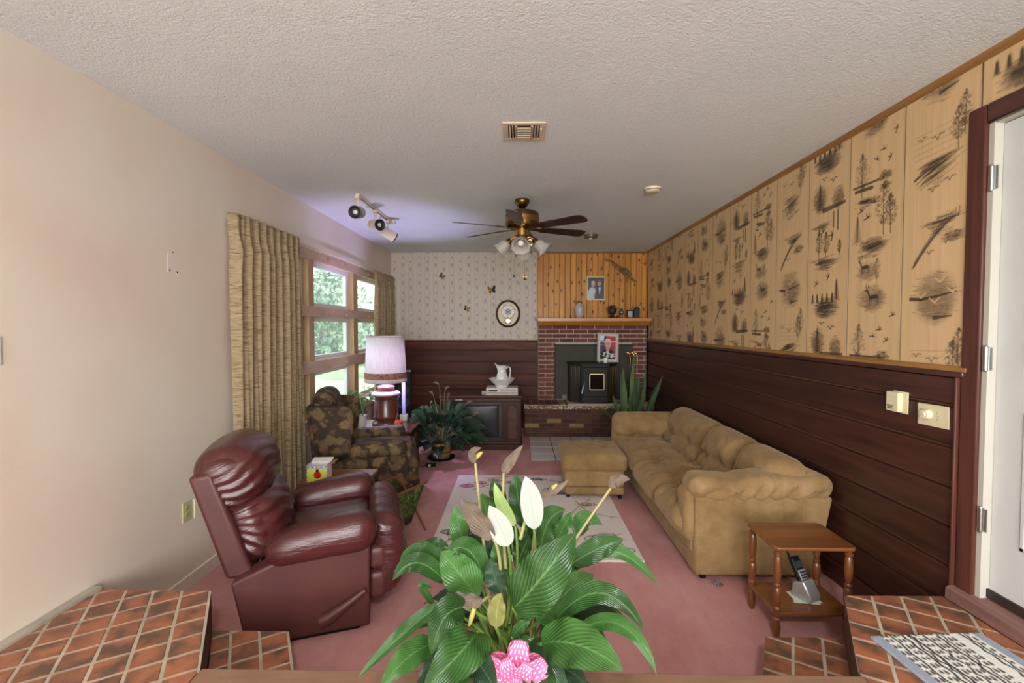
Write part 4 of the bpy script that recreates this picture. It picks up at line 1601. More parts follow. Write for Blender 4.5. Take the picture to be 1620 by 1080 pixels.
GREEN['lily'] = leafmat('lily_leaf', C(24, 54, 22), C(66, 112, 50), C(104, 148, 84), .3)
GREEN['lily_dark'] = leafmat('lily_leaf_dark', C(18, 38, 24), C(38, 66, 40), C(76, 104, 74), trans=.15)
GREEN['pale'] = leafmat('new_leaf', C(120, 160, 70), C(156, 190, 96), C(190, 210, 140))
GREEN['olive'] = leafmat('olive_leaf', C(120, 120, 66), C(150, 150, 88), C(170, 170, 110))
GREEN['white'] = leafmat('white_spathe', C(176, 182, 172), C(190, 196, 186), C(160, 174, 152), .5, .35, 18, .3)
GREEN['spathe_green'] = leafmat('green_spathe', C(150, 180, 96), C(190, 208, 130), C(200, 220, 160), .5, .35, 12, .3)
GREEN['dry'] = leafmat('withered_spathe', C(88, 74, 62), C(134, 118, 102), C(64, 52, 43), .8, .1, 10, .8)
GREEN['pothos'] = leafmat('pothos_leaf', C(58, 110, 48), C(110, 160, 74), C(150, 190, 110), .4, .3, 8, .3)
GREEN['snake'] = leafmat('snake_leaf', C(40, 62, 36), C(84, 112, 64), C(128, 146, 92), .45, .05, 14, .9)
GREEN['stem'] = simple('leaf_stem', C(84, 116, 48), .5, c2=C(110, 138, 62), vscale=8)
GREEN['stem_dry'] = simple('dry_stem', C(146, 136, 92), .6)
GREEN['soil'] = simple('potting_soil', C(44, 32, 26), .95, bscale=60, bstr=.6)


def leaf(parent, p0, p1, p2, width, mat, name='leaf', fold=.25, roll=0., wave=.0, prof='lily', n=13, up=(0, 0, 1), nw=7):
    """leaf blade along a quadratic curve"""
    c = bez(p0, p1, p2, n)
    t_ = np.linspace(0, 1, n)
    d = np.gradient(c, axis=0)
    d /= np.linalg.norm(d, axis=1)[:, None] + 1e-9
    up = np.array(up, float)
    side = np.cross(d, up)
    side /= np.linalg.norm(side, axis=1)[:, None] + 1e-9
    nrm = np.cross(side, d)
    cr, sr = math.cos(roll), math.sin(roll)
    side, nrm = side * cr + nrm * sr, nrm * cr - side * sr
    if prof == 'lily':
        w = t_ ** .55 * (1 - t_) ** .85
        w = w / w.max()
    elif prof == 'snake':
        w = np.minimum(1, .55 + t_ * 1.2) * np.clip((1 - t_) / .35, 0, 1) ** .7
    elif prof == 'heart':
        w = np.clip(np.sin(math.pi * np.clip(t_ * .93 + .07, 0, 1) ** .55), 0, 1) ** .8
    else:
        w = np.sin(math.pi * t_) ** .7
    P = np.zeros((n, nw, 3))
    for j in range(nw):
        u = (j / (nw - 1) - .5) * 2
        P[:, j] = c + side * (u * w * width / 2)[:, None] + nrm * ((abs(u) * fold * w * width / 2 + wave * width * np.sin(t_ * 17 + u * 2 + p0[0] * 40) * abs(u) * w))[:, None]
    me = gridmesh(name, P, uv=True)
    return mobj(me, name, mat, parent, 0)


def stalk(parent, pts, r0, r1, mat, name='stem', n=10):
    c = bez(*pts, n)
    return MB().tube(c.tolist(), list(np.linspace(r0, r1, n)), 7).obj(name, mat, parent, smooth=60)


pp = thing('potted_pothos', 'leafy pothos in a white pot on the lamp table', 'plant', (-1.795, 5.13, .50))
MB().lathe([(.0, 0), (.095, 0), (.10, .012), (.085, .02), (.0, .02)], 28).obj('saucer', simple('terracotta_saucer', C(120, 62, 48), .5), pp, smooth=40)
MB().lathe([(.0, .02), (.058, .02), (.066, .07), (.068, .155), (.072, .165), (.066, .166), (.062, .15), (.0, .148)], 28).obj('pot', M['white'], pp, smooth=40)
for k in range(16):
    a = k * 2.4
    h = .22 + .2 * rng.random()
    rad = .05 + .09 * rng.random()
    b0 = np.array([.03 * math.cos(a), .03 * math.sin(a), .15])
    b1 = np.array([rad * math.cos(a), rad * math.sin(a), .15 + h * .75])
    stalk(pp, (b0, (b0 + b1) / 2 + np.array([0, 0, .05]), b1), .004, .003, GREEN['stem'])
    tip = b1 + np.array([.09 * math.cos(a), .09 * math.sin(a), -.03])
    leaf(pp, b1, (b1 + tip) / 2 + np.array([0, 0, .03]), tip, .085, GREEN['pothos'], prof='heart', fold=.15, n=8)
pb = thing('potted_plant', 'small dark trailing plant beside the lamp base', 'plant', (-1.835, 5.27, .50))
MB().lathe([(0, 0), (.04, 0), (.05, .08), (.046, .082), (0, .07)], 20).obj('pot', simple('dark_pot', C(70, 64, 60), .5), pb, smooth=40)
for k in range(18):
    a = k * 2.4
    b0 = np.array([.02 * math.cos(a), .02 * math.sin(a), .07])
    b1 = b0 + np.array([.07 * math.cos(a) * rng.random(), .05 * math.sin(a), .06 + .16 * rng.random()])
    leaf(pb, b0, b1, b1 + np.array([.05 * math.cos(a), .04 * math.sin(a), -.02]), .03, GREEN['lily_dark'], n=7)
og = thing('pot_ornament', 'small orange and cream glazed pot ornament on the lamp table edge', 'ornament', (-1.36, 5.13, .50))
MB().lathe([(0, 0), (.03, 0), (.036, .02), (.038, .04)], 20).obj('base_bowl', simple('cream_glaze', C(220, 196, 140), .3), og, smooth=40)
MB().lathe([(.038, .04), (.047, .055), (.048, .08), (.036, .10), (0, .104)], 20).obj('body', simple('orange_glaze', C(206, 92, 40), .3, c2=C(180, 60, 30), vscale=30), og, smooth=40)
for a in (0.5, 2.0, 3.4, 5.0):
    MB().lathe([(0, -.012), (.012, 0), (0, .012)], 8, Matrix.Translation((.028 * math.cos(a), .028 * math.sin(a), .105))).obj('knob', simple('orange_knob', C(214, 100, 50), .3), og, smooth=60)
MB().tube([(-.01, 0, .10), (-.022, 0, .14), (-.012, 0, .175), (-.006, 0, .20)], [.006, .005, .004, .002], 8).obj('sprout', simple('brown_sprout', C(120, 92, 78), .6), og, smooth=60)
tw = thing('light_stick', 'slim pale upright stick light with a white base behind the lamp', 'light', (-1.42, 5.62, .50))
MB().box((-.045, -.045, 0), (.045, .045, .085)).obj('base', M['white'], tw, bevel=.012, seg=3)
MB().box((-.022, -.012, .08), (.022, .012, .50)).obj('stick', simple('lilac_plastic', C(176, 172, 226), .3), tw, bevel=.006)
for z in (.16, .2, .24, .28, .33, .4):
    MB().lathe([(.005, 0), (.005, .003)], 8, Matrix.Translation((0, -.012, z)) @ Matrix.Rotation(R(90), 4, 'X')).obj('button', M['white'], tw)
sp_ = thing('floor_speaker', 'tall black floor speaker in the corner behind the lamp', 'speaker', (-1.68, 6.62, 0), R(12))
MB().box((-.11, -.13, 0), (.11, .13, 1.02)).obj('cabinet', M['black'], sp_, bevel=.006)
MB().box((-.11, -.13, 1.02), (.11, .13, 1.026)).obj('top_plate', simple('grey_edge', C(150, 150, 156), .4), sp_)
for z, r_ in ((.9, .03), (.76, .075), (.58, .075)):
    MB().lathe([(r_, 0), (r_ * 1.1, .004), (r_ * 1.1, .008), (r_ * .8, .004), (0, -.004)][::-1], 24, Matrix.Translation((0, -.131, z)) @ Matrix.Rotation(R(90), 4, 'X')).obj('driver', simple('speaker_cone', C(44, 46, 50), .5), sp_, smooth=40)

# ------------------------------------------------------------------ fireplace
fp = thing('fireplace', 'brick fireplace with raised hearth and pine mantel', 'fireplace', (1.16, YB, 0))
fx, fy = -1.16, -YB
BY = 7.345                       # face of the brickwork
MB().box((fx + .315, fy + BY + .012, .49), (fx + 2.035, fy + YB - .002, 1.69)).obj('mortar_bed', M['mortar'], fp)
hole = (.585, 1.795, .5, 1.378)


def bricks(x0, x1, z0, z1, yf, mat, bl, bh, jt, hole=None, depth=.03, seed=0):
    row = 0
    z = z0
    meshes = {}
    while z < z1 - .02:
        h = min(bh - jt, z1 - z)
        x = x0 - (bl / 2 if row % 2 else 0)
        while x < x1 - .01:
            a, b_ = max(x, x0), min(x + bl - jt, x1)
            segs = [(a, b_)]
            if hole and z + h > hole[2] and z < hole[3]:
                segs = [(a, min(b_, hole[0] - .004)), (max(a, hole[1] + .004), b_)]
            for (p, q) in segs:
                if q - p < .012:
                    continue
                w = round(q - p, 3)
                key = (w, round(h, 3))
                if key not in meshes:
                    mb = MB().box((0, 0, 0), (w, depth, h))
                    me = bpy.data.meshes.new('brick')
                    me.from_pydata(mb.v, [], mb.f)
                    me.materials.append(mat)
                    meshes[key] = me
                o = bpy.data.objects.new('brick', meshes[key])
                o.location = (fx + p, fy + yf - .002 + .004 * rng.random(), z)
                md = o.modifiers.new('bevel', 'BEVEL')
                md.width = .003
                md.segments = 1
                link(o, fp)
            x += bl
        z += bh
        row += 1


bricks(.315, 2.035, .50, 1.685, BY, M['brick'], .225, .0705, .012, hole)
# raised hearth
MB().box((fx + .092, fy + 6.915, 0), (fx + 2.035, fy + YB - .16, .42)).obj('mortar_bed', M['mortar_d'], fp)
bricks(.087, 2.035, .0, .42, 6.90, M['brick_old'], .225, .0705, .012)


def m_mosaic():
    m, t, b = newmat('hearth_rowlock')
    v = coords(t)
    vo = nd(t, 'TexVoronoi', {'distance': 'CHEBYCHEV'}, Vector=v, Scale=36.0, Randomness=.5)
    sp = nd(t, 'SeparateColor', Color=vo.outputs['Color'])
    c = ramp(t, sp.outputs[0], [(0., C(150, 110, 86)), (.3, C(196, 170, 136)), (.7, C(228, 212, 186)), (1., C(176, 136, 106))])
    e = ramp(t, vo.outputs['Distance'], [(.34, (0, 0, 0, 1)), (.45, (1, 1, 1, 1))])
    c = mixc(t, e, c, C(110, 92, 78))
    t.links.new(c, b.inputs['Base Color'])
    b.inputs['Roughness'].default_value = .7
    bump(t, b, vo.outputs['Distance'], .5, .006)
    return m


MB().box((fx + .08, fy + 6.885, .422), (fx + 2.035, fy + BY + .01, .488)).obj('hearth_slab', m_mosaic(), fp, bevel=.004)
k = 0
x = .09
while x < 2.0:
    MB().box((fx + x, fy + 6.90, .486), (fx + min(x + .098, 2.03), fy + BY - .005, .494)).obj('brick', M['brick_old'], fp, bevel=.003)
    x += .105
MB().box((fx + .74, fy + 6.882, .470), (fx + 1.98, fy + 7.33, .503)).obj('stove_pad', simple('beige_stone', C(190, 170, 150), .6, var=.15, vscale=12), fp, bevel=.006)
# mantel
MB().prism([(fy + 7.12, 1.745), (fy + 7.12, 1.80), (fy + YB - .03, 1.80), (fy + YB - .03, 1.745)], 'x', fx + .288, fx + 2.05).obj('mantel_shelf', M['mantel'], fp, bevel=.006)
MB().prism([(fy + 7.20, 1.68), (fy + 7.14, 1.745), (fy + YB - .03, 1.745), (fy + YB - .03, 1.68)], 'x', fx + .31, fx + 2.045).obj('mantel_moulding', M['mantel'], fp, bevel=.004)

stove = thing('stove_insert', 'black iron stove insert with gold trimmed door', 'stove', (1.16, 7.3, .504))
s0x, s0y, s0z = -1.16, -7.3, -.504


def S(x, y, z):
    return (x + s0x, y + s0y, z + s0z)


MB().box(S(.575, 7.318, .506), S(1.80, 7.338, 1.375)).obj('surround_panel', M['grey_metal'], stove, bevel=.004)
MB().box(S(.57, 7.310, 1.36), S(1.805, 7.322, 1.385)).box(S(.57, 7.31, .506), S(.583, 7.322, 1.375)).box(S(1.792, 7.31, .506), S(1.805, 7.322, 1.375)).obj('surround_edge', M['black_metal'], stove)
# body with chamfered sides
MB().prism([(.78 + s0x, 7.33 + s0y), (.78 + s0x, 7.10 + s0y), (.955 + s0x, 6.94 + s0y), (1.355 + s0x, 6.94 + s0y), (1.50 + s0x, 7.10 + s0y), (1.50 + s0x, 7.33 + s0y)], 'z', .006, 1.09 + s0z).obj('body', M['black_metal'], stove, bevel=.006)
MB().prism([(.755 + s0x, 7.33 + s0y), (.755 + s0x, 7.08 + s0y), (.945 + s0x, 6.915 + s0y), (1.365 + s0x, 6.915 + s0y), (1.525 + s0x, 7.08 + s0y), (1.525 + s0x, 7.33 + s0y)], 'z', 1.09 + s0z, 1.115 + s0z).obj('top_plate', M['black_metal'], stove, bevel=.006)
for (xa, ya, xb, yb) in ((.80, 7.08, .94, 6.953), (1.37, 6.957, 1.485, 7.085)):
    dx, dy = xb - xa, yb - ya
    L = math.hypot(dx, dy)
    Mx = Matrix.Translation(S(xa, ya, .53)) @ Matrix.Rotation(math.atan2(dy, dx), 4, 'Z')
    pnl = MB().box((L * .1, -.012, 0), (L * .9, 0, .53), Mx).obj('side_panel', simple('brown_glass', C(60, 52, 46), .25), stove)
    for q in (.1, .5, .9):
        MB().box((L * q - .004, -.017, 0), (L * q + .004, -.008, .53), Mx).obj('gold_strip', M['brass'], pnl)
    MB().box((L * .1, -.017, -.008), (L * .9, -.008, .004), Mx).obj('gold_strip', M['brass'], pnl)
dr = MB().box(S(.965, 6.915, .60), S(1.345, 6.942, 1.05)).obj('door', M['black_metal'], stove, bevel=.02, seg=3)
MB().box(S(1.045, 6.90, .69), S(1.30, 6.92, .975)).obj('door_frame', M['black_metal'], dr, bevel=.008)
mb = MB()
for lo, hi in (((1.06, .71), (1.285, .722)), ((1.06, .945), (1.285, .957)), ((1.06, .71), (1.072, .957)), ((1.273, .71), (1.285, .957))):
    mb.box(S(lo[0], 6.892, lo[1]), S(hi[0], 6.905, hi[1]))
mb.obj('window_trim', simple('pale_brass', C(206, 180, 130), .3, 1.0), dr)
MB().box(S(1.07, 6.896, .72), S(1.275, 6.902, .947)).obj('window_glass', simple('dark_glass', C(24, 18, 16), .1), dr)
MB().tube([S(.985, 6.90, .83), S(.98, 6.87, .80), S(.955, 6.865, .72), S(.945, 6.865, .66)], [.009, .009, .01, .011], 10).obj('handle', M['steel'], dr, smooth=60)
MB().box(S(.69, 7.30, .506), S(.76, 7.315, .575)).obj('vent_tab', simple('grey_tab', C(110, 106, 100), .5), stove)

# ---- on the stove and mantel


def frame_obj(name, label, loc, rz, tilt, w, h, fw, matf, ras, mat_w=0.0, mat_c=None, rx_roll=0.0):
    t_ = thing(name, label, 'picture', loc, rz)
    Mx = Matrix.Rotation(R(-tilt), 4, 'X') @ Matrix.Rotation(R(rx_roll), 4, 'Y')
    for nm, lo, hi in (('rail', (-w / 2, 0, 0), (w / 2, .018, fw)), ('rail', (-w / 2, 0, h - fw), (w / 2, .018, h)), ('stile', (-w / 2, 0, fw), (-w / 2 + fw, .018, h - fw)), ('stile', (w / 2 - fw, 0, fw), (w / 2, .018, h - fw))):
        MB().box(lo, hi, Mx).obj(nm, matf, t_, bevel=.003)
    MB().box((-w / 2 + fw * .5, .010, fw * .5), (w / 2 - fw * .5, .016, h - fw * .5), Mx).obj('backing', mat_c or M['black'], t_)
    iw, ih = w - 2 * fw - 2 * mat_w, h - 2 * fw - 2 * mat_w
    o = print_obj(ras, 'photo', printmat('photo_print', .3, .01, coat=.3), t_, (-iw / 2, .0085, fw + mat_w), (iw / ras.w, 0, 0), (0, 0, ih / ras.h))
    o.matrix_local = Mx
    return t_


# portrait with white hair
r = Ras(.22, .30, .003, C(190, 60, 66))
r.poly([(0, 0), (.09, 0), (.09, .3), (0, .3)], C(60, 70, 110))
for k in range(5):
    r.seg(0, .06 + k * .04, .22, .07 + k * .04, .012, [C(220, 220, 226), C(160, 40, 50), C(40, 56, 110), C(200, 70, 76), C(230, 226, 220)][k], .7)
r.poly([(0, .24), (.05, .24), (.06, .3), (0, .3)], C(226, 226, 230))
r.ell(.11, .03, .105, .12, C(30, 32, 44), 1, 0, .12)
r.ell(.11, .13, .03, .04, C(196, 148, 128), 1, 0, .2)
r.ell(.11, .195, .045, .06, C(206, 160, 140), 1, 0, .12)
r.ell(.11, .24, .05, .03, C(206, 204, 204), 1, 0, .3)
r.ell(.068, .215, .010, .024, C(190, 186, 186), 1, 0, .4)
r.ell(.152, .215, .010, .024, C(190, 186, 186), 1, 0, .4)
r.ell(.11, .222, .036, .012, C(206, 160, 140), 1, 0, .4)
for dx in (-.018, .018):
    r.ell(.11 + dx, .2, .014, .009, C(120, 80, 70), .6)
    r.ell(.11 + dx, .2, .005, .005, C(50, 36, 34), .9)
r.seg(.11, .2, .113, .178, .006, C(180, 128, 110), .8)
r.seg(.097, .163, .124, .163, .006, C(170, 112, 100), .7)
frame_obj('picture_frame', 'white framed portrait of a white-haired person in a dark shirt on the stove', (1.375, 7.12, 1.116), R(3), 9, .335, .455, .028, M['jamb'], r, .018, M['white_paint'], 3)
# couple
r = Ras(.22, .29, .003, C(52, 44, 58))
r.ell(.06, .02, .075, .15, C(190, 190, 200), 1, 0, .15)
r.ell(.16, .02, .075, .15, C(36, 40, 62), 1, 0, .15)
r.poly([(.145, .16), (.175, .16), (.16, .06)], C(220, 220, 226))
for cx, cz, hc in ((.07, .2, C(196, 170, 140)), (.155, .21, C(90, 76, 72))):
    r.ell(cx, cz, .028, .038, C(200, 150, 130), 1, 0, .2)
    r.ell(cx, cz + .03, .032, .02, hc, 1, 0, .3)
    for dx in (-.011, .011):
        r.ell(cx + dx, cz + .004, .004, .004, C(50, 36, 34), .9)
    r.seg(cx - .008, cz - .018, cx + .008, cz - .018, .005, C(160, 90, 90), .8)
frame_obj('picture_frame', 'gold framed photo of a couple hung on the pine boards', (1.245, 7.452, 2.09), 0, 0, .305, .39, .024, simple('gilt_frame', C(170, 146, 100), .4, .5), r)

urn = thing('ginger_jar', 'white striped lidded jar on the mantel', 'jar', (.955, 7.27, 1.80))
MB().lathe([(0, 0), (.05, 0), (.066, .03), (.08, .09), (.08, .16), (.066, .205), (.045, .222), (.045, .235)], 28).obj('body', simple('white_jar_glaze', C(196, 190, 188), .3, c2=C(160, 150, 150), vscale=3, stretch=(.2, .2, 22)), urn, smooth=40)
MB().lathe([(.05, .235), (.052, .245), (.03, .258), (.012, .262), (.012, .272), (0, .276)], 24).obj('lid', simple('brown_lid', C(120, 92, 80), .4), urn, smooth=40)
dark_glaze = simple('dark_metal_glaze', C(48, 46, 50), .35, spec=.3)
u2 = thing('urn_vase', 'dark round-bellied footed urn on the mantel', 'vase', (1.47, 7.27, 1.80))
MB().lathe([(0, 0), (.05, 0), (.052, .012), (.028, .03), (.026, .045), (.055, .075), (.068, .115), (.062, .15), (.04, .17), (.042, .182), (.055, .19), (.0, .20)], 28).obj('body', dark_glaze, u2, smooth=40)
for s_ in (-1, 1):
    MB().tube([(s_ * .06, 0, .13), (s_ * .085, 0, .15), (s_ * .08, 0, .175), (s_ * .05, 0, .18)], .006, 8).obj('handle', dark_glaze, u2, smooth=60)
u3 = thing('goblet_vase', 'small silver-grey goblet vase on the mantel', 'vase', (1.615, 7.26, 1.80))
MB().lathe([(0, 0), (.028, 0), (.03, .008), (.01, .02), (.01, .04), (.03, .06), (.034, .1), (.024, .125), (.014, .135), (.018, .15), (.0, .155)], 22).obj('body', simple('pewter', C(130, 128, 132), .25, .8), u3, smooth=40)
rb = thing('trinket', 'tiny red and dark trinket between the two mantel vases', 'ornament', (1.55, 7.24, 1.80))
MB().lathe([(0, 0), (.022, 0), (.026, .02), (.012, .035), (0, .04)], 14).obj('body', simple('red_glass', C(120, 40, 40), .3), rb, smooth=40)
r = Ras(.07, .09, .003, C(190, 190, 180))
r.ell(.035, .04, .02, .03, C(150, 150, 140), .7)
frame_obj('picture_frame', 'tiny black frame with a pale photo on the mantel', (1.755, 7.27, 1.80), R(-6), 10, .105, .13, .018, M['black'], r)
bxm = thing('keepsake_box', 'dark upright keepsake box at the end of the mantel', 'box', (1.86, 7.28, 1.80), R(-10))
MB().box((-.045, -.025, 0), (.045, .025, .14)).obj('body', M['black'], bxm, bevel=.004)
MB().prism([(-.05, .14), (.05, .14), (.02, .18), (-.02, .18)], 'y', -.028, .028).obj('lid', M['black'], bxm, bevel=.003)

cs = thing('taper_candle', 'slim cream taper candle in a holder on the stove', 'candle', (1.222, 6.99, 1.116))
MB().lathe([(0, 0), (.018, 0), (.018, .006), (.009, .012), (.009, .03), (0, .03)], 16).obj('holder', M['brass'], cs, smooth=40)
MB().lathe([(.0075, .03), (.0065, .21), (.002, .222), (0, .222)], 12).obj('wax', simple('cream_wax', C(226, 204, 160), .5), cs, smooth=40)
wf = thing('flower_pot', 'little white pot of white silk flowers on the stove', 'flowers', (1.315, 6.98, 1.116))
MB().lathe([(0, 0), (.03, 0), (.042, .05), (.036, .075), (0, .07)], 18).obj('pot', M['white'], wf, smooth=40)
for k in range(14):
    a = k * 2.4
    c_ = np.array([.06 + .085 * rng.normal() * .7, .02 * math.sin(a), .115 + .02 * rng.normal()])
    MB().lathe([(0, -.014), (.018, -.004), (.022, .006), (.01, .012), (0, .006)], 8, Matrix.Translation(c_.tolist()) @ Matrix.Rotation(rng.normal() * .7, 4, 'X')).obj('blossom', M['white'], wf, smooth=60)
    MB().tube([(0, 0, .07), tuple(c_)], .002, 5).obj('stem', GREEN['stem'], wf)

ft = thing('fire_tools', 'brass handled fireplace tool set beside the stove', 'fire tools', (1.775, 7.13, .503))
MB().lathe([(0, 0), (.075, 0), (.08, .012), (.05, .025), (.012, .03), (.010, .60), (0, .60)], 20).obj('stand', M['brass'], ft, smooth=40)
for k, (dx, dy) in enumerate(((-.055, -.01), (.0, -.05), (.055, -.01))):
    MB().tube([(dx, dy, .10), (dx, dy, .62)], .006, 8).tube([(dx, dy, .60), (dx, dy, .70), (dx - .01, dy, .745), (dx - .04, dy, .765), (dx - .055, dy, .752)], [.010, .011, .010, .009, .006], 10).obj('poker', M['brass'], ft, smooth=60)
    MB().box((dx - .02, dy - .006, .06), (dx + .02, dy + .006, .13)).obj('tool_head', M['black'], ft, bevel=.004)
br_ = thing('hearth_brush', 'blue-grey hearth brush lying beside the stove', 'brush', (1.53, 6.98, .503), R(12))
soft('bristle_block', simple('bluegrey_bristle', C(92, 104, 140), .7), br_, (.13, .07, .05), .02, (0, 0, .027), n=8)
MB().tube([(.06, 0, .035), (.12, 0, .05), (.20, 0, .075)], [.012, .009, .007], 8).obj('handle', simple('bluegrey_handle', C(110, 120, 150), .5), br_, smooth=60)

# driftwood spray on the pine boards
dw = thing('driftwood_spray', 'gnarled dark wood spray hung across the pine boards', 'wall ornament', (1.6, 7.45, 2.55))
dwm = simple('driftwood', C(88, 66, 44), .8, c2=C(150, 122, 84), vscale=18, stretch=(1, 1, 1))


def dwp(x, z, y=-.03):
    return (x - 1.6, y, z - 2.55)


for pts, ra_ in (([(1.36, 2.75), (1.44, 2.745), (1.52, 2.69), (1.62, 2.62), (1.72, 2.55), (1.80, 2.46), (1.85, 2.38)], [.006, .012, .012, .02, .03, .022, .006]),
                 ([(1.37, 2.73), (1.47, 2.715), (1.55, 2.68)], [.005, .01, .006]),
                 ([(1.49, 2.67), (1.58, 2.60), (1.68, 2.53), (1.76, 2.44)], [.006, .014, .022, .012]),
                 ([(1.62, 2.62), (1.70, 2.60), (1.78, 2.52), (1.82, 2.50)], [.008, .018, .014, .005]),
                 ([(1.72, 2.5), (1.74, 2.42), (1.75, 2.36)], [.02, .012, .004]),
                 ([(1.80, 2.45), (1.87, 2.40), (1.90, 2.39)], [.012, .008, .004])):
    MB().tube([dwp(*p, y=-.02 - .02 * rng.random()) for p in pts], ra_, 8).obj('branch', dwm, dw, smooth=60)

# oval wall clock
ck = thing('wall_clock', 'oval wall clock with a dark wood rim on the wallpaper', 'clock', (-.178, YB - .004, 1.875))
n = 48


def oval_ring(a0, b0, a1, b1, y0, y1):
    mb = MB()
    V = []
    for (a, b_, y) in ((a0, b0, 0), (a0, b0, y0), (a1, b1, y1), (a1, b1, 0)):
        for k in range(n):
            t_ = 2 * math.pi * k / n
            V.append((a * math.cos(t_), -y, b_ * math.sin(t_)))
    F = [(i * n + k, i * n + (k + 1) % n, (i + 1) * n + (k + 1) % n, (i + 1) * n + k) for i in range(3) for k in range(n)]
    return mb.add(V, F)


oval_ring(.2, .225, .165, .19, .03, .045).obj('rim', simple('clock_rim', C(62, 42, 28), .3, coat=.4), ck, smooth=30)


def disc(a, b_, y, cx=0, cz=0, n_=40):
    return MB().add([(cx + a * math.cos(2 * math.pi * k / n_), -y, cz + b_ * math.sin(2 * math.pi * k / n_)) for k in range(n_)] + [(cx, -y, cz)], [((k + 1) % n_, k, n_) for k in range(n_)])


disc(.168, .192, .02).obj('face_plate', simple('cream_clock_face', C(222, 204, 160), .4, c2=C(206, 180, 140), vscale=16), ck)
oval_ring(.112, .112, .104, .104, .026, .028).obj('gold_ring', M['brass'], ck, loc=(0, 0, .03))
disc(.108, .108, .024, 0, .03).obj('dial', simple('silver_dial', C(196, 190, 196), .3), ck)
disc(.056, .056, .027, 0, .03).obj('dial_centre', simple('grey_dial_centre', C(120, 116, 122), .4, c2=C(170, 160, 140), vscale=60), ck)
for k in range(12):
    t_ = 2 * math.pi * k / 12
    MB().cbox((0, 0, 0), (.006, .002, .02), Matrix.Translation((.086 * math.sin(t_), -.026, .03 + .086 * math.cos(t_))) @ Matrix.Rotation(t_, 4, 'Y')).obj('hour_mark', simple('hour_mark', C(90, 84, 92), .4) if k == 0 else bpy.data.materials['hour_mark'], ck)
for L, a, w in ((.06, R(-52), .007), (.085, R(60), .005)):
    MB().box((-w / 2, -.001, -.012), (w / 2, .001, L), Matrix.Translation((0, -.031, .03)) @ Matrix.Rotation(a, 4, 'Y')).obj('hand', M['black'], ck)
ar = oval_ring(.058, .058, .04, .04, .03, .034)
ar.obj('pendulum_arch', M['brass'], ck, loc=(0, 0, -.115))
disc(.04, .04, .026, 0, -.115).obj('pendulum_window', M['white'], ck)
for (cx, cz) in ((0, .208), (0, -.208), (-.06, .16), (.06, .16), (.12, -.12)):
    MB().lathe([(.012, 0), (.009, .006), (0, .009)], 12, Matrix.Translation((cx, -.028, cz)) @ Matrix.Rotation(R(90), 4, 'X')).obj('stone', M['white'], ck, smooth=40)

# brass butterflies


def butterfly(label, x, z, rot, s_, dark):
    b_ = thing('butterfly_ornament', label, 'wall ornament', (x, YB - .012, z), 0, 'butterflies on the wallpaper')
    gold = M['brass']
    dk = simple('dark_wing', C(46, 40, 40), .4, .4)
    Mx = Matrix.Rotation(rot, 4, 'Y') @ Matrix.Scale(s_, 4)
    MB().tube([Mx @ Vector((0, -.012, -.5)), Mx @ Vector((0, -.014, .1)), Mx @ Vector((0, -.012, .45))], [.03 * s_, .06 * s_, .02 * s_], 8).obj('body', gold, b_, smooth=60)
    for sd in (-1, 1):
        for (p, nm) in (([(0, .1), (.55, .75), (.85, .55), (.7, .1), (.2, -.05)], 'upper_wing'), ([(0, 0), (.6, -.02), (.65, -.4), (.35, -.6), (.05, -.2)], 'lower_wing')):
            fold = R(35)
            V = [Mx @ Vector((sd * a * math.cos(fold), -.014 - a * math.sin(fold) * .5, c_)) for a, c_ in p]
            F = [tuple(range(len(p)))] if sd < 0 else [tuple(range(len(p)))[::-1]]
            o = MB().add(V, F).obj(nm, dk if sd == dark else gold, b_)
            o.modifiers.new('thick', 'SOLIDIFY').thickness = .003
    return b_


butterfly('small butterfly ornament nearest the corner, dark left wing, high on the wallpaper', -1.255, 2.485, R(40), .07, -1)
butterfly('largest brass butterfly ornament, just above the oval clock', -.44, 2.26, R(-10), .098, 1)
butterfly('lowest butterfly ornament with one dark wing left of the clock', -.852, 1.955, R(25), .07, -1)

# ------------------------------------------------------------------ TV console and what stands on it
tv = thing('tv_console', 'dark wood console television with a panelled side door', 'television', (-.515, 6.41, 0))
t0x, t0y = .515, -6.41


def T(x, y, z):
    return (x + t0x, y + t0y, z)


MB().box(T(-1.06, 6.15, .07), T(.03, 6.67, .705)).obj('cabinet', M['dark_wood'], tv, bevel=.005)
MB().box(T(-1.085, 6.12, .705), T(.05, 6.68, .735)).obj('top', M['dark_woodx'], tv, bevel=.008, seg=3)
MB().box(T(-1.075, 6.125, 0), T(.045, 6.67, .075)).obj('plinth', M['dark_wood'], tv, bevel=.01)
MB().box(T(-1.06, 6.128, .085), T(.03, 6.155, .115)).obj('lower_moulding', M['dark_woodx'], tv, bevel=.006)
MB().box(T(-1.06, 6.128, .66), T(.03, 6.155, .70)).obj('upper_moulding', M['dark_woodx'], tv, bevel=.006)
fr = MB()
for lo, hi in (((-.95, .13), (-.225, .175)), ((-.95, .605), (-.225, .65)), ((-.95, .175), (-.89, .605)), ((-.275, .175), (-.225, .605))):
    fr.box(T(lo[0], 6.13, lo[1]), T(hi[0], 6.16, hi[1]))
bz = fr.obj('screen_bezel', simple('bezel_black', C(40, 34, 34), .35), tv, bevel=.005)


def scr(P, U):
    Q = P.copy()
    Q[:, 1] -= .02 * (1 - U[:, 0] ** 2) * (1 - U[:, 2] ** 2) * (U[:, 1] < 0)
    return Q


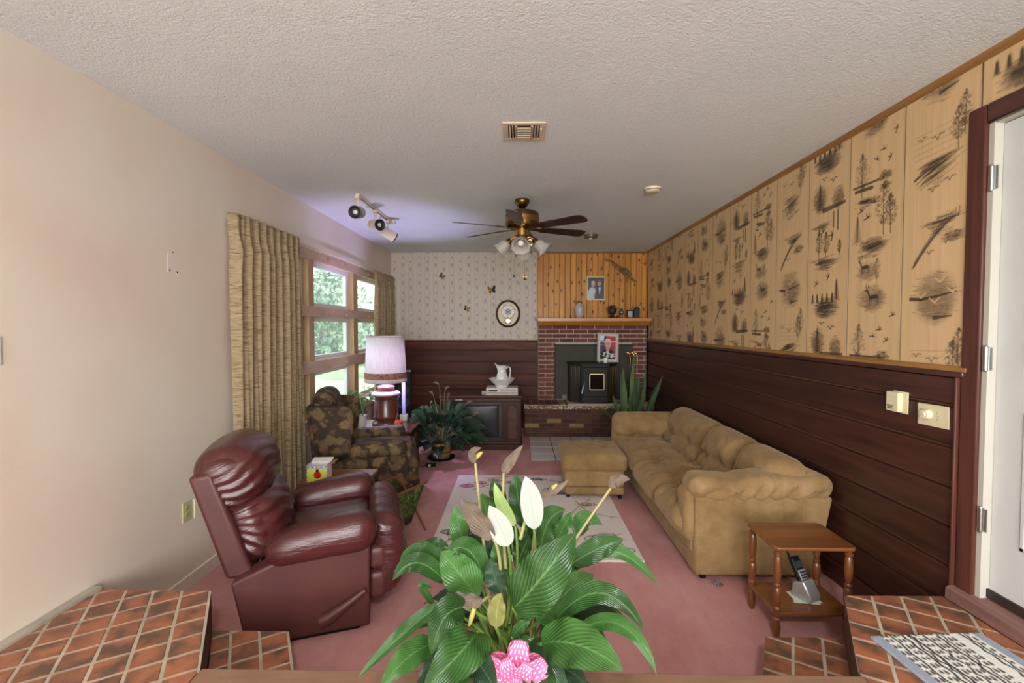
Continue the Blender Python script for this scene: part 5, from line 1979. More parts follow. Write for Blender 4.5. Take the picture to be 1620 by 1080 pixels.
soft('screen', simple('crt_glass', C(46, 44, 48), .32, spec=.3), bz, (.62, .03, .44), .012, T(-.583, 6.158, .39), n=14, fn=scr)
for (xa, xb) in ((-.205, -.185), (.005, .025)):
    MB().box(T(xa, 6.128, .12), T(xb, 6.152, .655)).obj('pilaster', M['dark_woodx'], tv, bevel=.005)
sd_ = MB().box(T(-.18, 6.132, .12), T(.0, 6.152, .655)).obj('side_door', M['dark_wood'], tv, bevel=.004)
arch = [(-.155, .15), (-.025, .15), (-.025, .56), (-.045, .60), (-.09, .62), (-.135, .60), (-.155, .56)]
MB().prism([(x + t0x, z) for x, z in arch], 'y', 6.118 + t0y, 6.134 + t0y).obj('raised_panel', M['dark_woodx'], sd_, bevel=.008, seg=3)
MB().lathe([(0, 0), (.012, 0), (.012, .006), (.006, .014), (0, .016)], 12, Matrix.Translation(T(-.15, 6.118, .42)) @ Matrix.Rotation(R(90), 4, 'X')).obj('knob', M['steel'], sd_, smooth=40)
MB().box(T(-.86, 6.124, .672), T(-.76, 6.13, .688)).obj('name_plate', M['steel'], tv)
o_ = thing('video_player', 'silver grey video player under the wash bowl on the console', 'player', (-.23, 6.36, .735))
MB().box((-.215, -.14, .012), (.215, .14, .095)).obj('case', simple('silver_case', C(206, 194, 186), .4), o_, bevel=.004)
MB().box((-.218, -.145, 0), (.218, .10, .012)).obj('base_tray', simple('cream_tray', C(206, 190, 166), .5), o_)
MB().box((-.20, -.146, .022), (.2, -.139, .032)).obj('front_slot', M['black'], o_)
MB().box((-.02, -.146, .045), (.195, -.139, .08)).obj('tape_door', simple('grey_door', C(170, 160, 154), .4), o_, bevel=.002)
MB().box((-.18, -.146, .05), (-.06, -.139, .068)).obj('display', simple('player_display', C(70, 56, 52), .2), o_)
for k in range(5):
    MB().cbox((-.19 + k * .026, -.143, .042), (.016, .008, .006)).obj('button', M['black'], o_)
o_ = thing('remote_box', 'small grey set-top box left of the video player', 'box', (-.475, 6.28, .735), R(8))
MB().box((-.035, -.04, 0), (.035, .04, .042)).obj('case', simple('grey_case', C(176, 166, 166), .4), o_, bevel=.006)
MB().box((-.02, -.042, .014), (.02, -.039, .026)).obj('lens', M['black'], o_)
wbw = thing('wash_bowl', 'white ceramic wash bowl on the video player', 'bowl', (-.235, 6.36, .83))
MB().lathe([(0, 0), (.085, 0), (.088, .014), (.10, .03), (.15, .075), (.172, .105), (.183, .112), (.178, .118), (.16, .105), (.10, .045), (.0, .026)], 40).obj('bowl', M['white'], wbw, smooth=50)
pit_ = thing('pitcher', 'white ceramic pitcher standing in the wash bowl', 'pitcher', (-.235, 6.36, .858))
n = 32
V = []
pr = [(.0, 0), (.068, 0), (.078, .02), (.088, .06), (.08, .12), (.062, .17), (.056, .21), (.062, .245), (.068, .262), (.062, .262), (.05, .2), (.0, .18)]
for (r_, z) in pr:
    for k in range(n):
        a = 2 * math.pi * k / n
        x, y = r_ * math.cos(a), r_ * math.sin(a)
        lip = max(0, -math.cos(a)) ** 6 * np.clip((z - .19) / .07, 0, 1)
        V.append((x - .045 * lip, y * (1 - .4 * lip), z + .045 * lip))
F = [(i * n + k, i * n + (k + 1) % n, (i + 1) * n + (k + 1) % n, (i + 1) * n + k) for i in range(len(pr) - 1) for k in range(n)]
MB().add(V, F).obj('body', M['white'], pit_, smooth=60)
MB().tube([(.055, 0, .22), (.085, 0, .25), (.112, 0, .235), (.118, 0, .18), (.108, 0, .11), (.09, 0, .075)], [.008, .009, .009, .009, .008, .007], 10).obj('handle', M['white'], pit_, smooth=60)

# ------------------------------------------------------------------ floor plants


def wicker():
    m, t, b = newmat('woven_wicker')
    v = coords(t)
    w1 = nd(t, 'TexWave', {'wave_type': 'BANDS', 'bands_direction': 'Z'}, Vector=v, Scale=26.0, Distortion=1.0)
    c = ramp(t, w1.outputs[1], [(.2, C(112, 78, 40)), (.7, C(196, 158, 98))])
    vo = nd(t, 'TexVoronoi', Vector=coords(t, (60, 60, 90)), Scale=1.0)
    c = mixc(t, mth(t, 'MULTIPLY', vo.outputs['Distance'], .6), c, C(96, 66, 34))
    t.links.new(c, b.inputs['Base Color'])
    b.inputs['Roughness'].default_value = .7
    bump(t, b, w1.outputs[1], .6, .008)
    return m


GREEN['stem_dark'] = simple('dark_stem', C(44, 66, 40), .5)
fl_ = thing('peace_lily', 'dark peace lily in a wicker basket pot in front of the console', 'plant', (-.985, 5.76, 0))
MB().lathe([(0, 0), (.165, 0), (.175, .02), (.165, .022), (.0, .012)], 32).obj('saucer', M['black'], fl_, smooth=40)
wk = wicker()
MB().lathe([(.0, .014), (.105, .014), (.122, .06), (.125, .09)], 32).obj('basket', wk, fl_, smooth=40)
MB().lathe([(.125, .09), (.128, .095), (.125, .1)], 32).obj('dark_band', simple('dark_weave', C(80, 56, 34), .8), fl_, smooth=40)
MB().lathe([(.125, .1), (.122, .19), (.12, .20), (.11, .2), (.105, .17), (0, .165)], 32).obj('basket_rim', wk, fl_, smooth=40)
for k in range(58):
    a = k * 2.399
    q = (k + .5) / 58
    elev = R(86 - 82 * q ** .8)
    L = .46 + .16 * rng.random() - .12 * q
    dx, dy, dz = math.cos(a) * math.cos(elev), math.sin(a) * math.cos(elev), math.sin(elev)
    dy *= .45 if dy > 0 else .9
    dx *= .7 if (dx < 0 and elev < R(45)) else 1
    b0 = np.array([.05 * math.cos(a), .05 * math.sin(a), .19])
    b1 = b0 + np.array([dx, dy, dz]) * L * .6
    tip = b1 + np.array([dx * 1.15, dy * 1.15, dz * .55 - .28 * q]) * L * .62
    stalk(fl_, (b0, (b0 + b1) / 2, b1), .004, .003, GREEN['stem_dark'], n=5)
    leaf(fl_, b1, (b1 + tip) / 2 + np.array([0, 0, .06]), tip, .115 + .035 * rng.random(), GREEN['lily_dark'], fold=.3, n=8, nw=5, wave=.05, up=(0, -.6, 1))
for (dx, h, tx) in ((-.02, .74, -.08), (.05, .68, .06), (-.1, .62, -.05), (.09, .6, .03), (-.17, .44, -.03), (.32, .5, .09), (-.14, .5, .04), (.42, .36, .06)):
    b1 = np.array([dx, .0, .19 + h])
    stalk(fl_, ((0, .06, .18), (dx * .5, .08, .19 + h * .6), b1), .004, .003, GREEN['stem_dry'], n=6)
    tip = b1 + np.array([tx, -.02, .03])
    leaf(fl_, b1, (b1 + tip) / 2 + np.array([0, 0, .03]), tip, .03, GREEN['dry'], 'spathe', n=6, nw=5, up=(0, -1, .3))
stalk(fl_, ((.02, -.05, .2), (.2, -.12, .5), (.44, -.15, .12)), .004, .0015, GREEN['stem_dry'])

sn = thing('snake_plant', 'tall snake plant in a black pot behind the sofa end', 'plant', (1.60, 6.42, 0))
MB().lathe([(0, 0), (.17, 0), (.20, .02), (.235, .30), (.245, .32), (.235, .33), (.22, .30), (0, .28)], 32).obj('pot', M['black'], sn, smooth=40)
for (bx, by, tx, ty, tz, w_) in ((-.05, -.02, .0, -.05, 1.28, .055), (-.12, -.05, -.16, -.12, .98, .085), (.02, -.1, -.04, -.18, .80, .075), (.1, 0, .16, -.06, 1.08, .06), (.15, .02, .34, -.1, .92, .06),
                                 (.12, -.06, .3, -.2, .86, .05), (-.1, .05, -.14, .02, 1.1, .05), (.05, .06, .10, .05, 1.0, .06), (-.14, 0, -.40, -.25, .58, .05), (-.16, .04, -.30, -.1, .72, .05),
                                 (.0, .02, .04, -.02, .96, .075), (.17, -.05, .40, -.05, 1.0, .05), (-.02, -.12, .1, -.2, .72, .05), (-.15, -.05, -.2, -.12, 1.04, .035), (-.18, -.08, -.46, -.2, .52, .045), (.06, -.1, .12, -.2, .94, .055)):
    b0 = np.array([bx, by, .28])
    tip = np.array([tx, ty, tz])
    leaf(sn, b0, (b0 + tip) / 2 + np.array([-.02, 0, .06]), tip, w_, GREEN['snake'], prof='snake', fold=.35, n=12, up=(0, -1, .15))
stalk(sn, ((-.22, -.05, .27), (-.3, -.18, .2), (-.28, -.2, .02)), .004, .004, GREEN['stem'], 'trailing_stem')
leaf(sn, (-.16, -.1, .3), (-.15, -.2, .38), (-.12, -.24, .34), .07, GREEN['pale'], n=8)

# ------------------------------------------------------------------ rug
RUG = np.array(C(222, 212, 206)[:3])
r = Ras(1.56, 1.86, .006, RUG)
INKD = np.array(C(58, 58, 62)[:3])


def flower(x, y, s_, col, al=.8):
    for k in range(3):
        a = rng.random() * 6
        r.ell(x + s_ * .8 * math.cos(a), y + s_ * .6 * math.sin(a), s_, s_ * .55, col, al * .55, a, .5)
        ph_ = [(x + s_ * .8 * math.cos(a) + s_ * math.cos(q), y + s_ * .6 * math.sin(a) + .6 * s_ * math.sin(q)) for q in np.linspace(0, 6.3, 14)]
        r.line(ph_, .008, col * .6, .8)
    for k in range(4):
        a = rng.random() * 6
        r.line([(x, y), (x + s_ * .7 * math.cos(a), y + s_ * .7 * math.sin(a))], .007, col * .5, .8)


def branch(x, y, a, L, col):
    pts = [(x, y)]
    for k in range(9):
        a += rng.normal() * .25
        x, y = x + L / 9 * math.cos(a), y + L / 9 * math.sin(a)
        pts.append((x, y))
        if k % 2:
            for sg in (-1, 1):
                r.line([(x, y), (x + .08 * math.cos(a + sg * .9), y + .08 * math.sin(a + sg * .9))], .008, col, .7, .003)
    r.line(pts, .014, col, .85, .006)


for q in range(14):
    r.ell(rng.random() * 1.5, rng.random() * 1.8, .2, .12, np.array(C(206, 188, 180)[:3]), .35, rng.random() * 3, .9)
PINK = np.array(C(186, 70, 130)[:3])
GREY = np.array(C(120, 112, 112)[:3])
BLUE = np.array(C(60, 74, 92)[:3])
TEAL = np.array(C(76, 104, 92)[:3])
BRN = np.array(C(150, 126, 104)[:3])
for (x, y, s_, c) in ((.13, 1.55, .07, PINK), (.28, 1.58, .06, PINK), (.42, 1.7, .05, PINK), (.1, .4, .07, GREY), (.3, .5, .06, BRN), (1.0, 1.45, .08, BLUE), (1.1, 1.3, .06, INKD), (.75, 1.0, .08, BLUE), (1.35, .3, .1, TEAL),
                      (1.45, .12, .06, TEAL), (1.3, 1.0, .06, BRN), (.9, 1.75, .05, GREY), (.6, 1.65, .05, GREY), (.5, .9, .07, GREY), (1.1, .6, .06, BRN), (.2, 1.0, .05, GREY)):
    flower(x, y, s_, c)
for (x, y, a, L, c) in ((.05, .2, .8, .6, INKD), (.2, 1.4, .5, .6, BRN), (.7, 1.8, -.6, .5, INKD), (.8, 1.2, .2, .7, INKD), (1.2, .2, .5, .4, INKD), (1.0, .5, .9, .8, BRN), (.5, .3, 1.2, .7, GREY), (.3, 1.75, .1, .7, BRN), (1.2, 1.1, -.9, .7, BRN)):
    branch(x, y, a, L, c)
o = print_obj(r, 'area_rug', printmat('floral_rug', .9, .05, (90, 90, 90), bscale=200, bstr=.3, spec=.1), None, (-.67, 3.20, .011), (1, 0, 0), (0, 1, 0), .010)
tag(o, 'cream area rug with loose floral sketches on the pink carpet', 'rug')

# ------------------------------------------------------------------ curtains and rod


def m_curtain():
    m, t, b = newmat('slub_weave_curtain')
    v = coords(t, (14, 14, 150))
    f = noise(t, v, 1.0, 4, .7)
    c = ramp(t, f, [(.34, C(94, 78, 58)), (.45, C(170, 148, 116)), (.7, C(204, 184, 150))])
    f2 = noise(t, coords(t, (160, 160, 5)), 1.0, 2)
    c = mixc(t, mth(t, 'MULTIPLY', f2, .3), c, C(156, 130, 94))
    df = nd(t, 'BsdfTranslucent', Color=c)
    t.links.new(c, b.inputs['Base Color'])
    b.inputs['Roughness'].default_value = .9
    b.inputs['Specular IOR Level'].default_value = .15
    bump(t, b, f, .3, .004)
    mx = nd(t, 'MixShader', i0=.16, i1=b.outputs[0], i2=df.outputs[0])
    t.links.new(mx.outputs[0], t.nodes['Material Output'].inputs[0])
    return m


M['curtain'] = m_curtain()


def curtain(label, y0, y1, npl, z0, z1, ret):
    o = thing('curtain', label, 'curtain', (XL + .05, (y0 + y1) / 2, z0))
    m_, n_ = 40, npl * 14
    P = np.zeros((m_, n_, 3))
    u = np.linspace(0, 1, n_)
    ph_ = rng.normal(0, .5, npl + 2)
    for i in range(m_):
        q = i / (m_ - 1)             # 0 bottom, 1 top
        pinch = np.clip((q - .90) / .04, 0, 1)
        am = .030 * (1 - .55 * pinch) * (1 + .25 * np.sin(u * 17 + 2))
        wob = np.interp(u * npl, np.arange(npl + 2), ph_) * (1 - q) * .8
        x = am * np.sin(u * npl * 2 * math.pi + wob) + .012 * np.sin(u * npl * 4 * math.pi + 1 + 3 * q) * (1 - .3 * pinch)
        x += .006 * np.sin(u * npl * 10 * math.pi) * pinch
        sp = 1 + .05 * (1 - q) - .04 * np.exp(-((q - .89) / .04) ** 2)
        P[i, :, 0] = x + .035
        P[i, :, 1] = (u - .5) * (y1 - y0) * sp
        P[i, :, 2] = q * (z1 - z0)
    if ret:
        edge = np.clip(1 - u / .06, 0, 1)
        P[:, :, 0] -= edge[None, :] * .06
    c = mobj(gridmesh('drape', P), 'drape', M['curtain'], o, 0)
    c.modifiers.new('thick', 'SOLIDIFY').thickness = .003
    return o


curtain('long tan slubbed curtain nearest the recliner, pinch pleated', 3.26, 4.21, 9, .03, 2.475, True)
curtain('short visible run of tan curtain at the far corner of the window', 6.40, 7.36, 9, .03, 2.455, False)
rod = thing('curtain_rod', 'slim white traverse curtain rod above the window', 'curtain rod', (XL, 5.3, 2.45))
MB().box((.028, -2.0, -.006), (.044, 2.13, .012)).obj('track', M['cream'], rod, bevel=.003)
for y in (-2.0, 0., 2.1):
    MB().box((0, y - .012, -.012), (.04, y + .012, .018)).obj('bracket', M['cream'], rod, bevel=.003)
for y in (-.55, -.3, .2, .6, .85):
    MB().lathe([(.004, -.028), (.007, -.02), (.004, -.008)], 8, Matrix.Translation((.036, y, 0))).obj('glider', M['beige'], rod)

# ------------------------------------------------------------------ ceiling fan
FZ = 2.60
fan = thing('ceiling_fan', 'antique brass ceiling fan with dark blades and glass light bells', 'ceiling fan', (.03, 4.41, FZ))
MB().lathe([(0, .27), (.068, .27), (.072, .255), (.066, .235), (.045, .205), (.03, .19), (.014, .185), (.014, .15), (0, .15)][::-1], 28).obj('canopy', M['antique'], fan, smooth=35)
MB().lathe([(0, .15), (.06, .155), (.135, .15), (.155, .14), (.16, .125), (.16, .03), (.152, .01), (.12, -.005), (.0, -.01)][::-1], 40).obj('motor_housing', M['antique'], fan, smooth=35)
MB().lathe([(.161, .10), (.1625, .10), (.1625, .05), (.161, .05)][::-1], 40).obj('copper_band', simple('copper_band', C(150, 106, 74), .35, .9), fan, smooth=35)
MB().lathe([(0, -.01), (.065, -.012), (.066, -.07), (.05, -.085), (.055, -.1), (.055, -.125), (.04, -.14), (.042, -.165), (.03, -.185), (.015, -.2), (0, -.205)][::-1], 28).obj('switch_housing', M['brass'], fan, smooth=35)
bladew = woodmat('fan_blade_wood', C(44, 24, 20), C(70, 40, 32), 'x', .4, 5, 12, .2, .05)
for k in range(6):
    a = R(-97 + 60 * k)
    Mx = Matrix.Rotation(a, 4, 'Z') @ Matrix.Rotation(R(-13), 4, 'X')
    pl = [(.20, -.052), (.62, -.068), (.665, -.055), (.68, -.02), (.68, .045), (.655, .068), (.62, .07), (.20, .052), (.185, .03), (.185, -.03)]
    b_ = MB().prism(pl, 'z', -.004, .004, Mx).obj('blade', bladew, fan)
    MB().box((.05, -.018, -.008), (.16, .018, -.002), Mx).prism([(.15, -.018), (.24, -.05), (.26, 0), (.24, .05), (.15, .018)], 'z', -.008, -.004, Mx).obj('blade_iron', M['antique'], b_)


def m_bell():
    m, t, b = newmat('frosted_bell_glass')
    b.inputs['Base Color'].default_value = C(226, 218, 212)
    b.inputs['Roughness'].default_value = .25
    b.inputs['Transmission Weight'].default_value = .55
    b.inputs['IOR'].default_value = 1.2
    return m


BELL = m_bell()
for k in range(4):
    a = R(-90 + 90 * k - 4)
    dx, dy = math.cos(a), math.sin(a)
    MB().tube([(.03 * dx, .03 * dy, -.10), (.07 * dx, .07 * dy, -.085), (.105 * dx, .105 * dy, -.10), (.12 * dx, .12 * dy, -.13)], .008, 8).obj('light_arm', M['brass'], fan, smooth=60)
    sc = [(.035 + .022 * math.cos(t_)) for t_ in (0,)]
    MB().tube([(.075 * dx + .026 * dx * math.cos(t_), .075 * dy + .026 * dy * math.cos(t_), -.135 + .026 * math.sin(t_)) for t_ in np.linspace(0, 5.6, 14)], .006, 6).obj('scroll', M['brass'], fan, smooth=60)
    Mx = Matrix.Translation((.12 * dx, .12 * dy, -.12)) @ Matrix.Rotation(a, 4, 'Z') @ Matrix.Rotation(R(180 - 48), 4, 'Y')
    hol = MB().lathe([(0, -.02), (.022, -.02), (.03, .0), (.03, .02), (.0, .02)], 16, Mx).obj('socket', M['antique'], fan, smooth=40)
    n = 32
    prof = [(.028, .015), (.05, .035), (.056, .07), (.06, .1), (.072, .125), (.088, .14)]
    V = []
    for i, (r_, z) in enumerate(prof):
        for j in range(n):
            t_ = 2 * math.pi * j / n
            rr_ = r_ * (1 + .06 * (i / 5) ** 2 * math.sin(8 * t_))
            V.append(Mx @ Vector((rr_ * math.cos(t_), rr_ * math.sin(t_), z)))
    F = [(i * n + j, i * n + (j + 1) % n, (i + 1) * n + (j + 1) % n, (i + 1) * n + j) for i in range(len(prof) - 1) for j in range(n)]
    sh_ = MB().add(V, F).obj('glass_bell', BELL, fan, smooth=60)
    sh_.modifiers.new('thick', 'SOLIDIFY').thickness = .003
    MB().lathe([(0, .02), (.014, .03), (.03, .07), (.026, .1), (0, .115)], 16, Mx).obj('bulb', simple('white_bulb', C(236, 232, 228), .3) if k == 0 else bpy.data.materials['white_bulb'], fan, smooth=60)
for (dx, z) in ((-.078, -.452), (.025, -.452)):
    MB().tube([(dx * .5, -.03, -.19), (dx, -.03, -.3), (dx, -.03, z)], .0016, 5).obj('pull_chain', M['antique'], fan)
MB().lathe([(0, -.012), (.009, -.004), (.009, .006), (0, .012)], 10, Matrix.Translation((-.078, -.03, -.458))).obj('chain_ball', M['black'], fan, smooth=60)
MB().lathe([(0, -.035), (.012, -.03), (.005, -.005), (.007, .01), (0, .018)], 10, Matrix.Translation((.025, -.03, -.462))).box((.005, -.034, -.468), (.045, -.026, -.455)).obj('chain_angel', M['antique'], fan, smooth=60)

# ------------------------------------------------------------------ track light, vent, detectors
tk = thing('track_light', 'cream ceiling track light with three can heads', 'track light', (-1.465, 4.72, ZC))
MB().box((-.018, -.54, -.022), (.018, .58, 0)).obj('track', M['beige'], tk, bevel=.002)
MB().box((-.006, -.52, -.0235), (.006, .56, -.021)).obj('track_slot', M['black'], tk)
MB().box((-.045, .53, -.016), (.045, .62, 0)).obj('feed_box', M['beige'], tk, bevel=.004)
black_in = simple('baffle_black', C(28, 24, 24), .5)
for (y, dirv, k) in ((-.53, (.02, -1, -.22), 0), (-.02, (.85, -.75, -.18), 1), (.43, (.80, .60, -.50), 2)):
    a_ = MB().box((-.022, y - .035, -.05), (.022, y + .035, -.02)).obj('adapter', M['beige'], tk, bevel=.006)
    MB().lathe([(.010, -.13), (.010, -.05)], 12, Matrix.Translation((0, y, 0))).obj('yoke', M['beige'], a_, smooth=40)
    d = Vector(dirv).normalized()
    q = d.to_track_quat('Z', 'Y').to_matrix().to_4x4()
    Mx = Matrix.Translation((0, y, -.168)) @ q
    h_ = MB().lathe([(0, -.085), (.038, -.083), (.05, -.07), (.053, -.05), (.053, .07), (.056, .075), (.056, .088), (.05, .09), (.05, .02)], 28, Mx).obj('can_head', M['beige'], tk, smooth=35)
    MB().lathe([(.0555, .076), (.0575, .078), (.0575, .09), (.05, .0915), (.036, .084), (.034, .06)], 28, Mx).obj('black_ring', black_in, h_, smooth=35)
    MB().lathe([(.035, .06), (.034, .072), (.012, .078), (0, .08)], 24, Mx).obj('lamp_face', simple('lamp_glass', C(214, 206, 190), .2) if k == 0 else bpy.data.materials['lamp_glass'], h_, smooth=50)

vt = thing('ceiling_vent', 'cream square louvred ceiling vent', 'vent', (.03, 2.88, ZC))
mb = MB()
w_, d_ = .132, .132
for lo, hi in (((-w_, -d_), (w_, -d_ + .036)), ((-w_, d_ - .036), (w_, d_)), ((-w_, -d_ + .036), (-w_ + .036, d_ - .036)), ((w_ - .036, -d_ + .036), (w_, d_ - .036))):
    mb.box((lo[0], lo[1], -.008), (hi[0], hi[1], 0))
mb.obj('flange', M['beige'], vt, bevel=.003)
MB().box((-w_ + .03, -d_ + .03, -.003), (w_ - .03, d_ - .03, -.001)).obj('dark_core', simple('vent_dark', C(60, 50, 42), .7), vt)
for sgn in (-1, 1):
    for k in range(3):
        x = sgn * (.085 - k * .016)
        MB().box((-.001, -.092, -.007), (.001, .092, .007), Matrix.Translation((x, 0, -.010)) @ Matrix.Rotation(R(35 * sgn), 4, 'Y')).obj('louvre', M['beige'], vt)
    MB().box((sgn * .046 - .006, -.094, -.014), (sgn * .046 + .006, .094, -.002)).obj('divider', simple('vent_brown', C(170, 130, 96), .5) if sgn < 0 else bpy.data.materials['vent_brown'], vt)
for k in range(3):
    MB().box((-.042, -.001, -.008), (.042, .001, .008), Matrix.Translation((0, -.07 + k * .022, -.012)) @ Matrix.Rotation(R(-40), 4, 'X')).obj('louvre', M['beige'], vt)
    MB().box((-.042, -.014, -.001), (.042, .014, .001), Matrix.Translation((0, .012 + k * .03, -.012)) @ Matrix.Rotation(R(12), 4, 'X')).obj('louvre', M['beige'], vt)
MB().box((.10, -.06, -.02), (.106, -.03, -.006)).obj('lever', M['cream'], vt)

sd1 = thing('smoke_detector', 'round cream smoke detector on the ceiling by the printed wall', 'smoke detector', (1.166, 4.06, ZC))
MB().lathe([(0, -.038), (.05, -.038), (.062, -.03), (.07, -.012), (.072, 0), (0, 0)], 32).obj('cover', M['cream'], sd1, smooth=35)
MB().lathe([(.0635, -.026), (.068, -.020), (.0685, -.016)], 32).obj('grille_ring', simple('grille_dark', C(140, 120, 90), .6), sd1, smooth=35)
sd2 = thing('smoke_detector', 'small dark bronze detector on the ceiling behind the fan', 'smoke detector', (.945, 6.1, ZC))
MB().lathe([(0, -.045), (.06, -.045), (.088, -.035), (.092, 0), (0, 0)], 32).obj('cover', simple('bronze_cover', C(92, 84, 58), .4), sd2, smooth=35)
MB().lathe([(0, -.06), (.02, -.058), (.028, -.045)], 16).obj('sensor', M['white'], sd2, smooth=40)

# ------------------------------------------------------------------ plates on the walls
px = XR - .019
th = thing('thermostat', 'cream box thermostat on the dark planks', 'thermostat', (px, 2.492, 1.255))
MB().box((-.006, -.058, -.056), (0, .036, .06)).obj('back_plate', M['cream'], th, bevel=.002)
MB().box((-.034, -.03, -.05), (-.006, .05, .055)).obj('cover', M['cream'], th, bevel=.004)
for k in range(3):
    MB().box((-.0352, .0, -.036 + .008 * k), (-.0335, .04, -.032 + .008 * k)).obj('grille_slot', simple('slot_dark', C(70, 60, 40), .6) if k == 0 else bpy.data.materials['slot_dark'], th)
dm = thing('dimmer_plate', 'wide cream wall plate with a round dimmer knob near the door', 'switch plate', (px, 2.288, 1.222))
MB().box((-.006, -.085, -.054), (0, .085, .054), Matrix.Rotation(R(-1.5), 4, 'X')).obj('plate', M['cream'], dm, bevel=.002)
MB().lathe([(0, .030), (.012, .030), (.016, .024), (.022, .026), (.024, .004), (.026, 0), (0, 0)][::-1], 24, Matrix.Translation((-.006, .025, .002)) @ Matrix.Rotation(R(-90), 4, 'Y')).obj('knob', M['cream'], dm, smooth=35)
for (y, z) in ((.065, .002), (-.035, .002), (-.03, .018), (-.03, -.014), (.062, .02)):
    MB().lathe([(.0045, 0), (.0045, .003)], 8, Matrix.Translation((-.006, y, z)) @ Matrix.Rotation(R(-90), 4, 'Y')).obj('screw', M['almond'], dm)
ol = thing('wall_outlet', 'almond outlet plate on the cream wall behind the recliner', 'outlet', (XL, 2.825, .50))
MB().box((0, -.038, -.062), (.006, .038, .062)).obj('plate', M['almond'], ol, bevel=.002)
for z in (-.022, .022):
    MB().lathe([(.016, 0), (.016, .003)], 16, Matrix.Translation((.006, 0, z)) @ Matrix.Rotation(R(90), 4, 'Y')).obj('socket', simple('socket_olive', C(160, 156, 112), .4), ol)
ol2 = thing('wall_outlet', 'second cream outlet plate half hidden behind the recliner back', 'outlet', (XL, 2.925, .49))
MB().box((0, -.036, -.06), (.006, .036, .06)).obj('plate', M['cream'], ol2, bevel=.002)
MB().lathe([(.016, 0), (.016, .003)], 16, Matrix.Translation((.006, 0, .02)) @ Matrix.Rotation(R(90), 4, 'Y')).obj('socket', M['almond'], ol2)
sw = thing('light_switch', 'white light switch plate at the edge of the cream wall', 'switch plate', (XL, 1.785, 1.565))
MB().box((0, -.035, -.058), (.006, .035, .058)).obj('plate', M['white_paint'], sw, bevel=.002)
MB().box((.006, -.004, -.01), (.016, .004, .012)).obj('toggle', M['white_paint'], sw)
pa = thing('wall_patch', 'pale plaster patch with dark screw holes on the cream wall', 'wall patch', (XL, 2.762, 2.05))
MB().prism([(-.05, -.06), (.045, -.065), (.05, .04), (.01, .068), (-.045, .05)], 'x', 0, .0015).obj('filler', simple('plaster_filler', C(226, 208, 198), .8), pa)
for (y, z) in ((-.03, -.05), (.03, -.055), (.0, .062)):
    MB().lathe([(.005, 0), (.005, .0012)], 8, Matrix.Translation((.0014, y, z)) @ Matrix.Rotation(R(90), 4, 'Y')).obj('screw_hole', M['black'], pa)

# ------------------------------------------------------------------ doormat, plug
MATB = np.array(C(150, 158, 170)[:3])
WHT = np.array(C(226, 224, 216)[:3])
BLK = np.array(C(38, 38, 42)[:3])
r = Ras(.47, .62, .0035, WHT)
x = .045
while x < .43:
    kind = rng.random()
    if kind < .35:
        r.line([(x + .004 * rng.normal(), y) for y in np.linspace(0, .62, 30)], .006 + .005 * rng.random(), BLK, .95)
    elif kind < .85:
        for y in np.arange(0, .62, .034):
            r.seg(x, y + .01 * rng.random(), x, y + .016, .014, BLK, .9, .008)
    r.seg(x + .009, 0, x + .009, .62, .004, WHT * .8, .6)
    x += .0175
for (a, b_) in ((0, .04), (.43, .47)):
    r.poly([(a, -.1), (b_, -.1), (b_, .7), (a, .7)], MATB)
r.a *= (.92 + .16 * rng.random(r.a.shape[:2]))[..., None]
o = print_obj(r, 'door_mat', printmat('woven_mat', .9, .06, (120, 120, 120), bscale=180, bstr=.6, spec=.1), None, (1.483, 1.25, ZP + .012), (math.cos(.06), math.sin(.06), 0), (-math.sin(.06), math.cos(.06), 0), .010)
tag(o, 'black and white striped door mat with grey borders on the tile', 'doormat')
pl_ = thing('power_adapter', 'black power plug lying on the carpet beside the wicker basket', 'plug', (-1.05, 5.40, 0), R(10))
MB().box((-.06, -.022, 0), (.06, .022, .04)).obj('body', M['black'], pl_, bevel=.006)
MB().box((-.03, -.0235, .008), (.0, -.021, .032)).obj('sticker', simple('plug_sticker', C(206, 196, 160), .5), pl_)
MB().tube([(-.06, 0, .015), (-.09, .0, .006), (-.13, -.03, .006)], .004, 6).obj('cord', M['black'], pl_, smooth=60)

# ------------------------------------------------------------------ unseen ceiling lamp above the viewer, added to brighten the near floor
el = thing('added_ceiling_lamp', 'added flush round fill lamp, out of view above the raised floor', 'ceiling lamp', (.15, -.75, ZC))
MB().lathe([(0, -.03), (.19, -.03), (.2, -.02), (.2, 0), (0, 0)], 32).obj('base_plate', M['brass'], el, smooth=35)
gm, gt, gb = newmat('added_lamp_glow')
gb.inputs['Base Color'].default_value = C(240, 238, 230)
gb.inputs['Emission Color'].default_value = (1, .95, .86, 1)
gb.inputs['Emission Strength'].default_value = 3.0
MB().lathe([(0, -.10), (.09, -.09), (.15, -.065), (.18, -.03)], 32).obj('diffuser', gm, el, smooth=60)
al_ = lamp('added_lamp_light', 'AREA', (0, 0, -.12), (0, 0, 0), 85, (1.0, .96, .89), shape='DISK', size=.34)
al_.parent = el

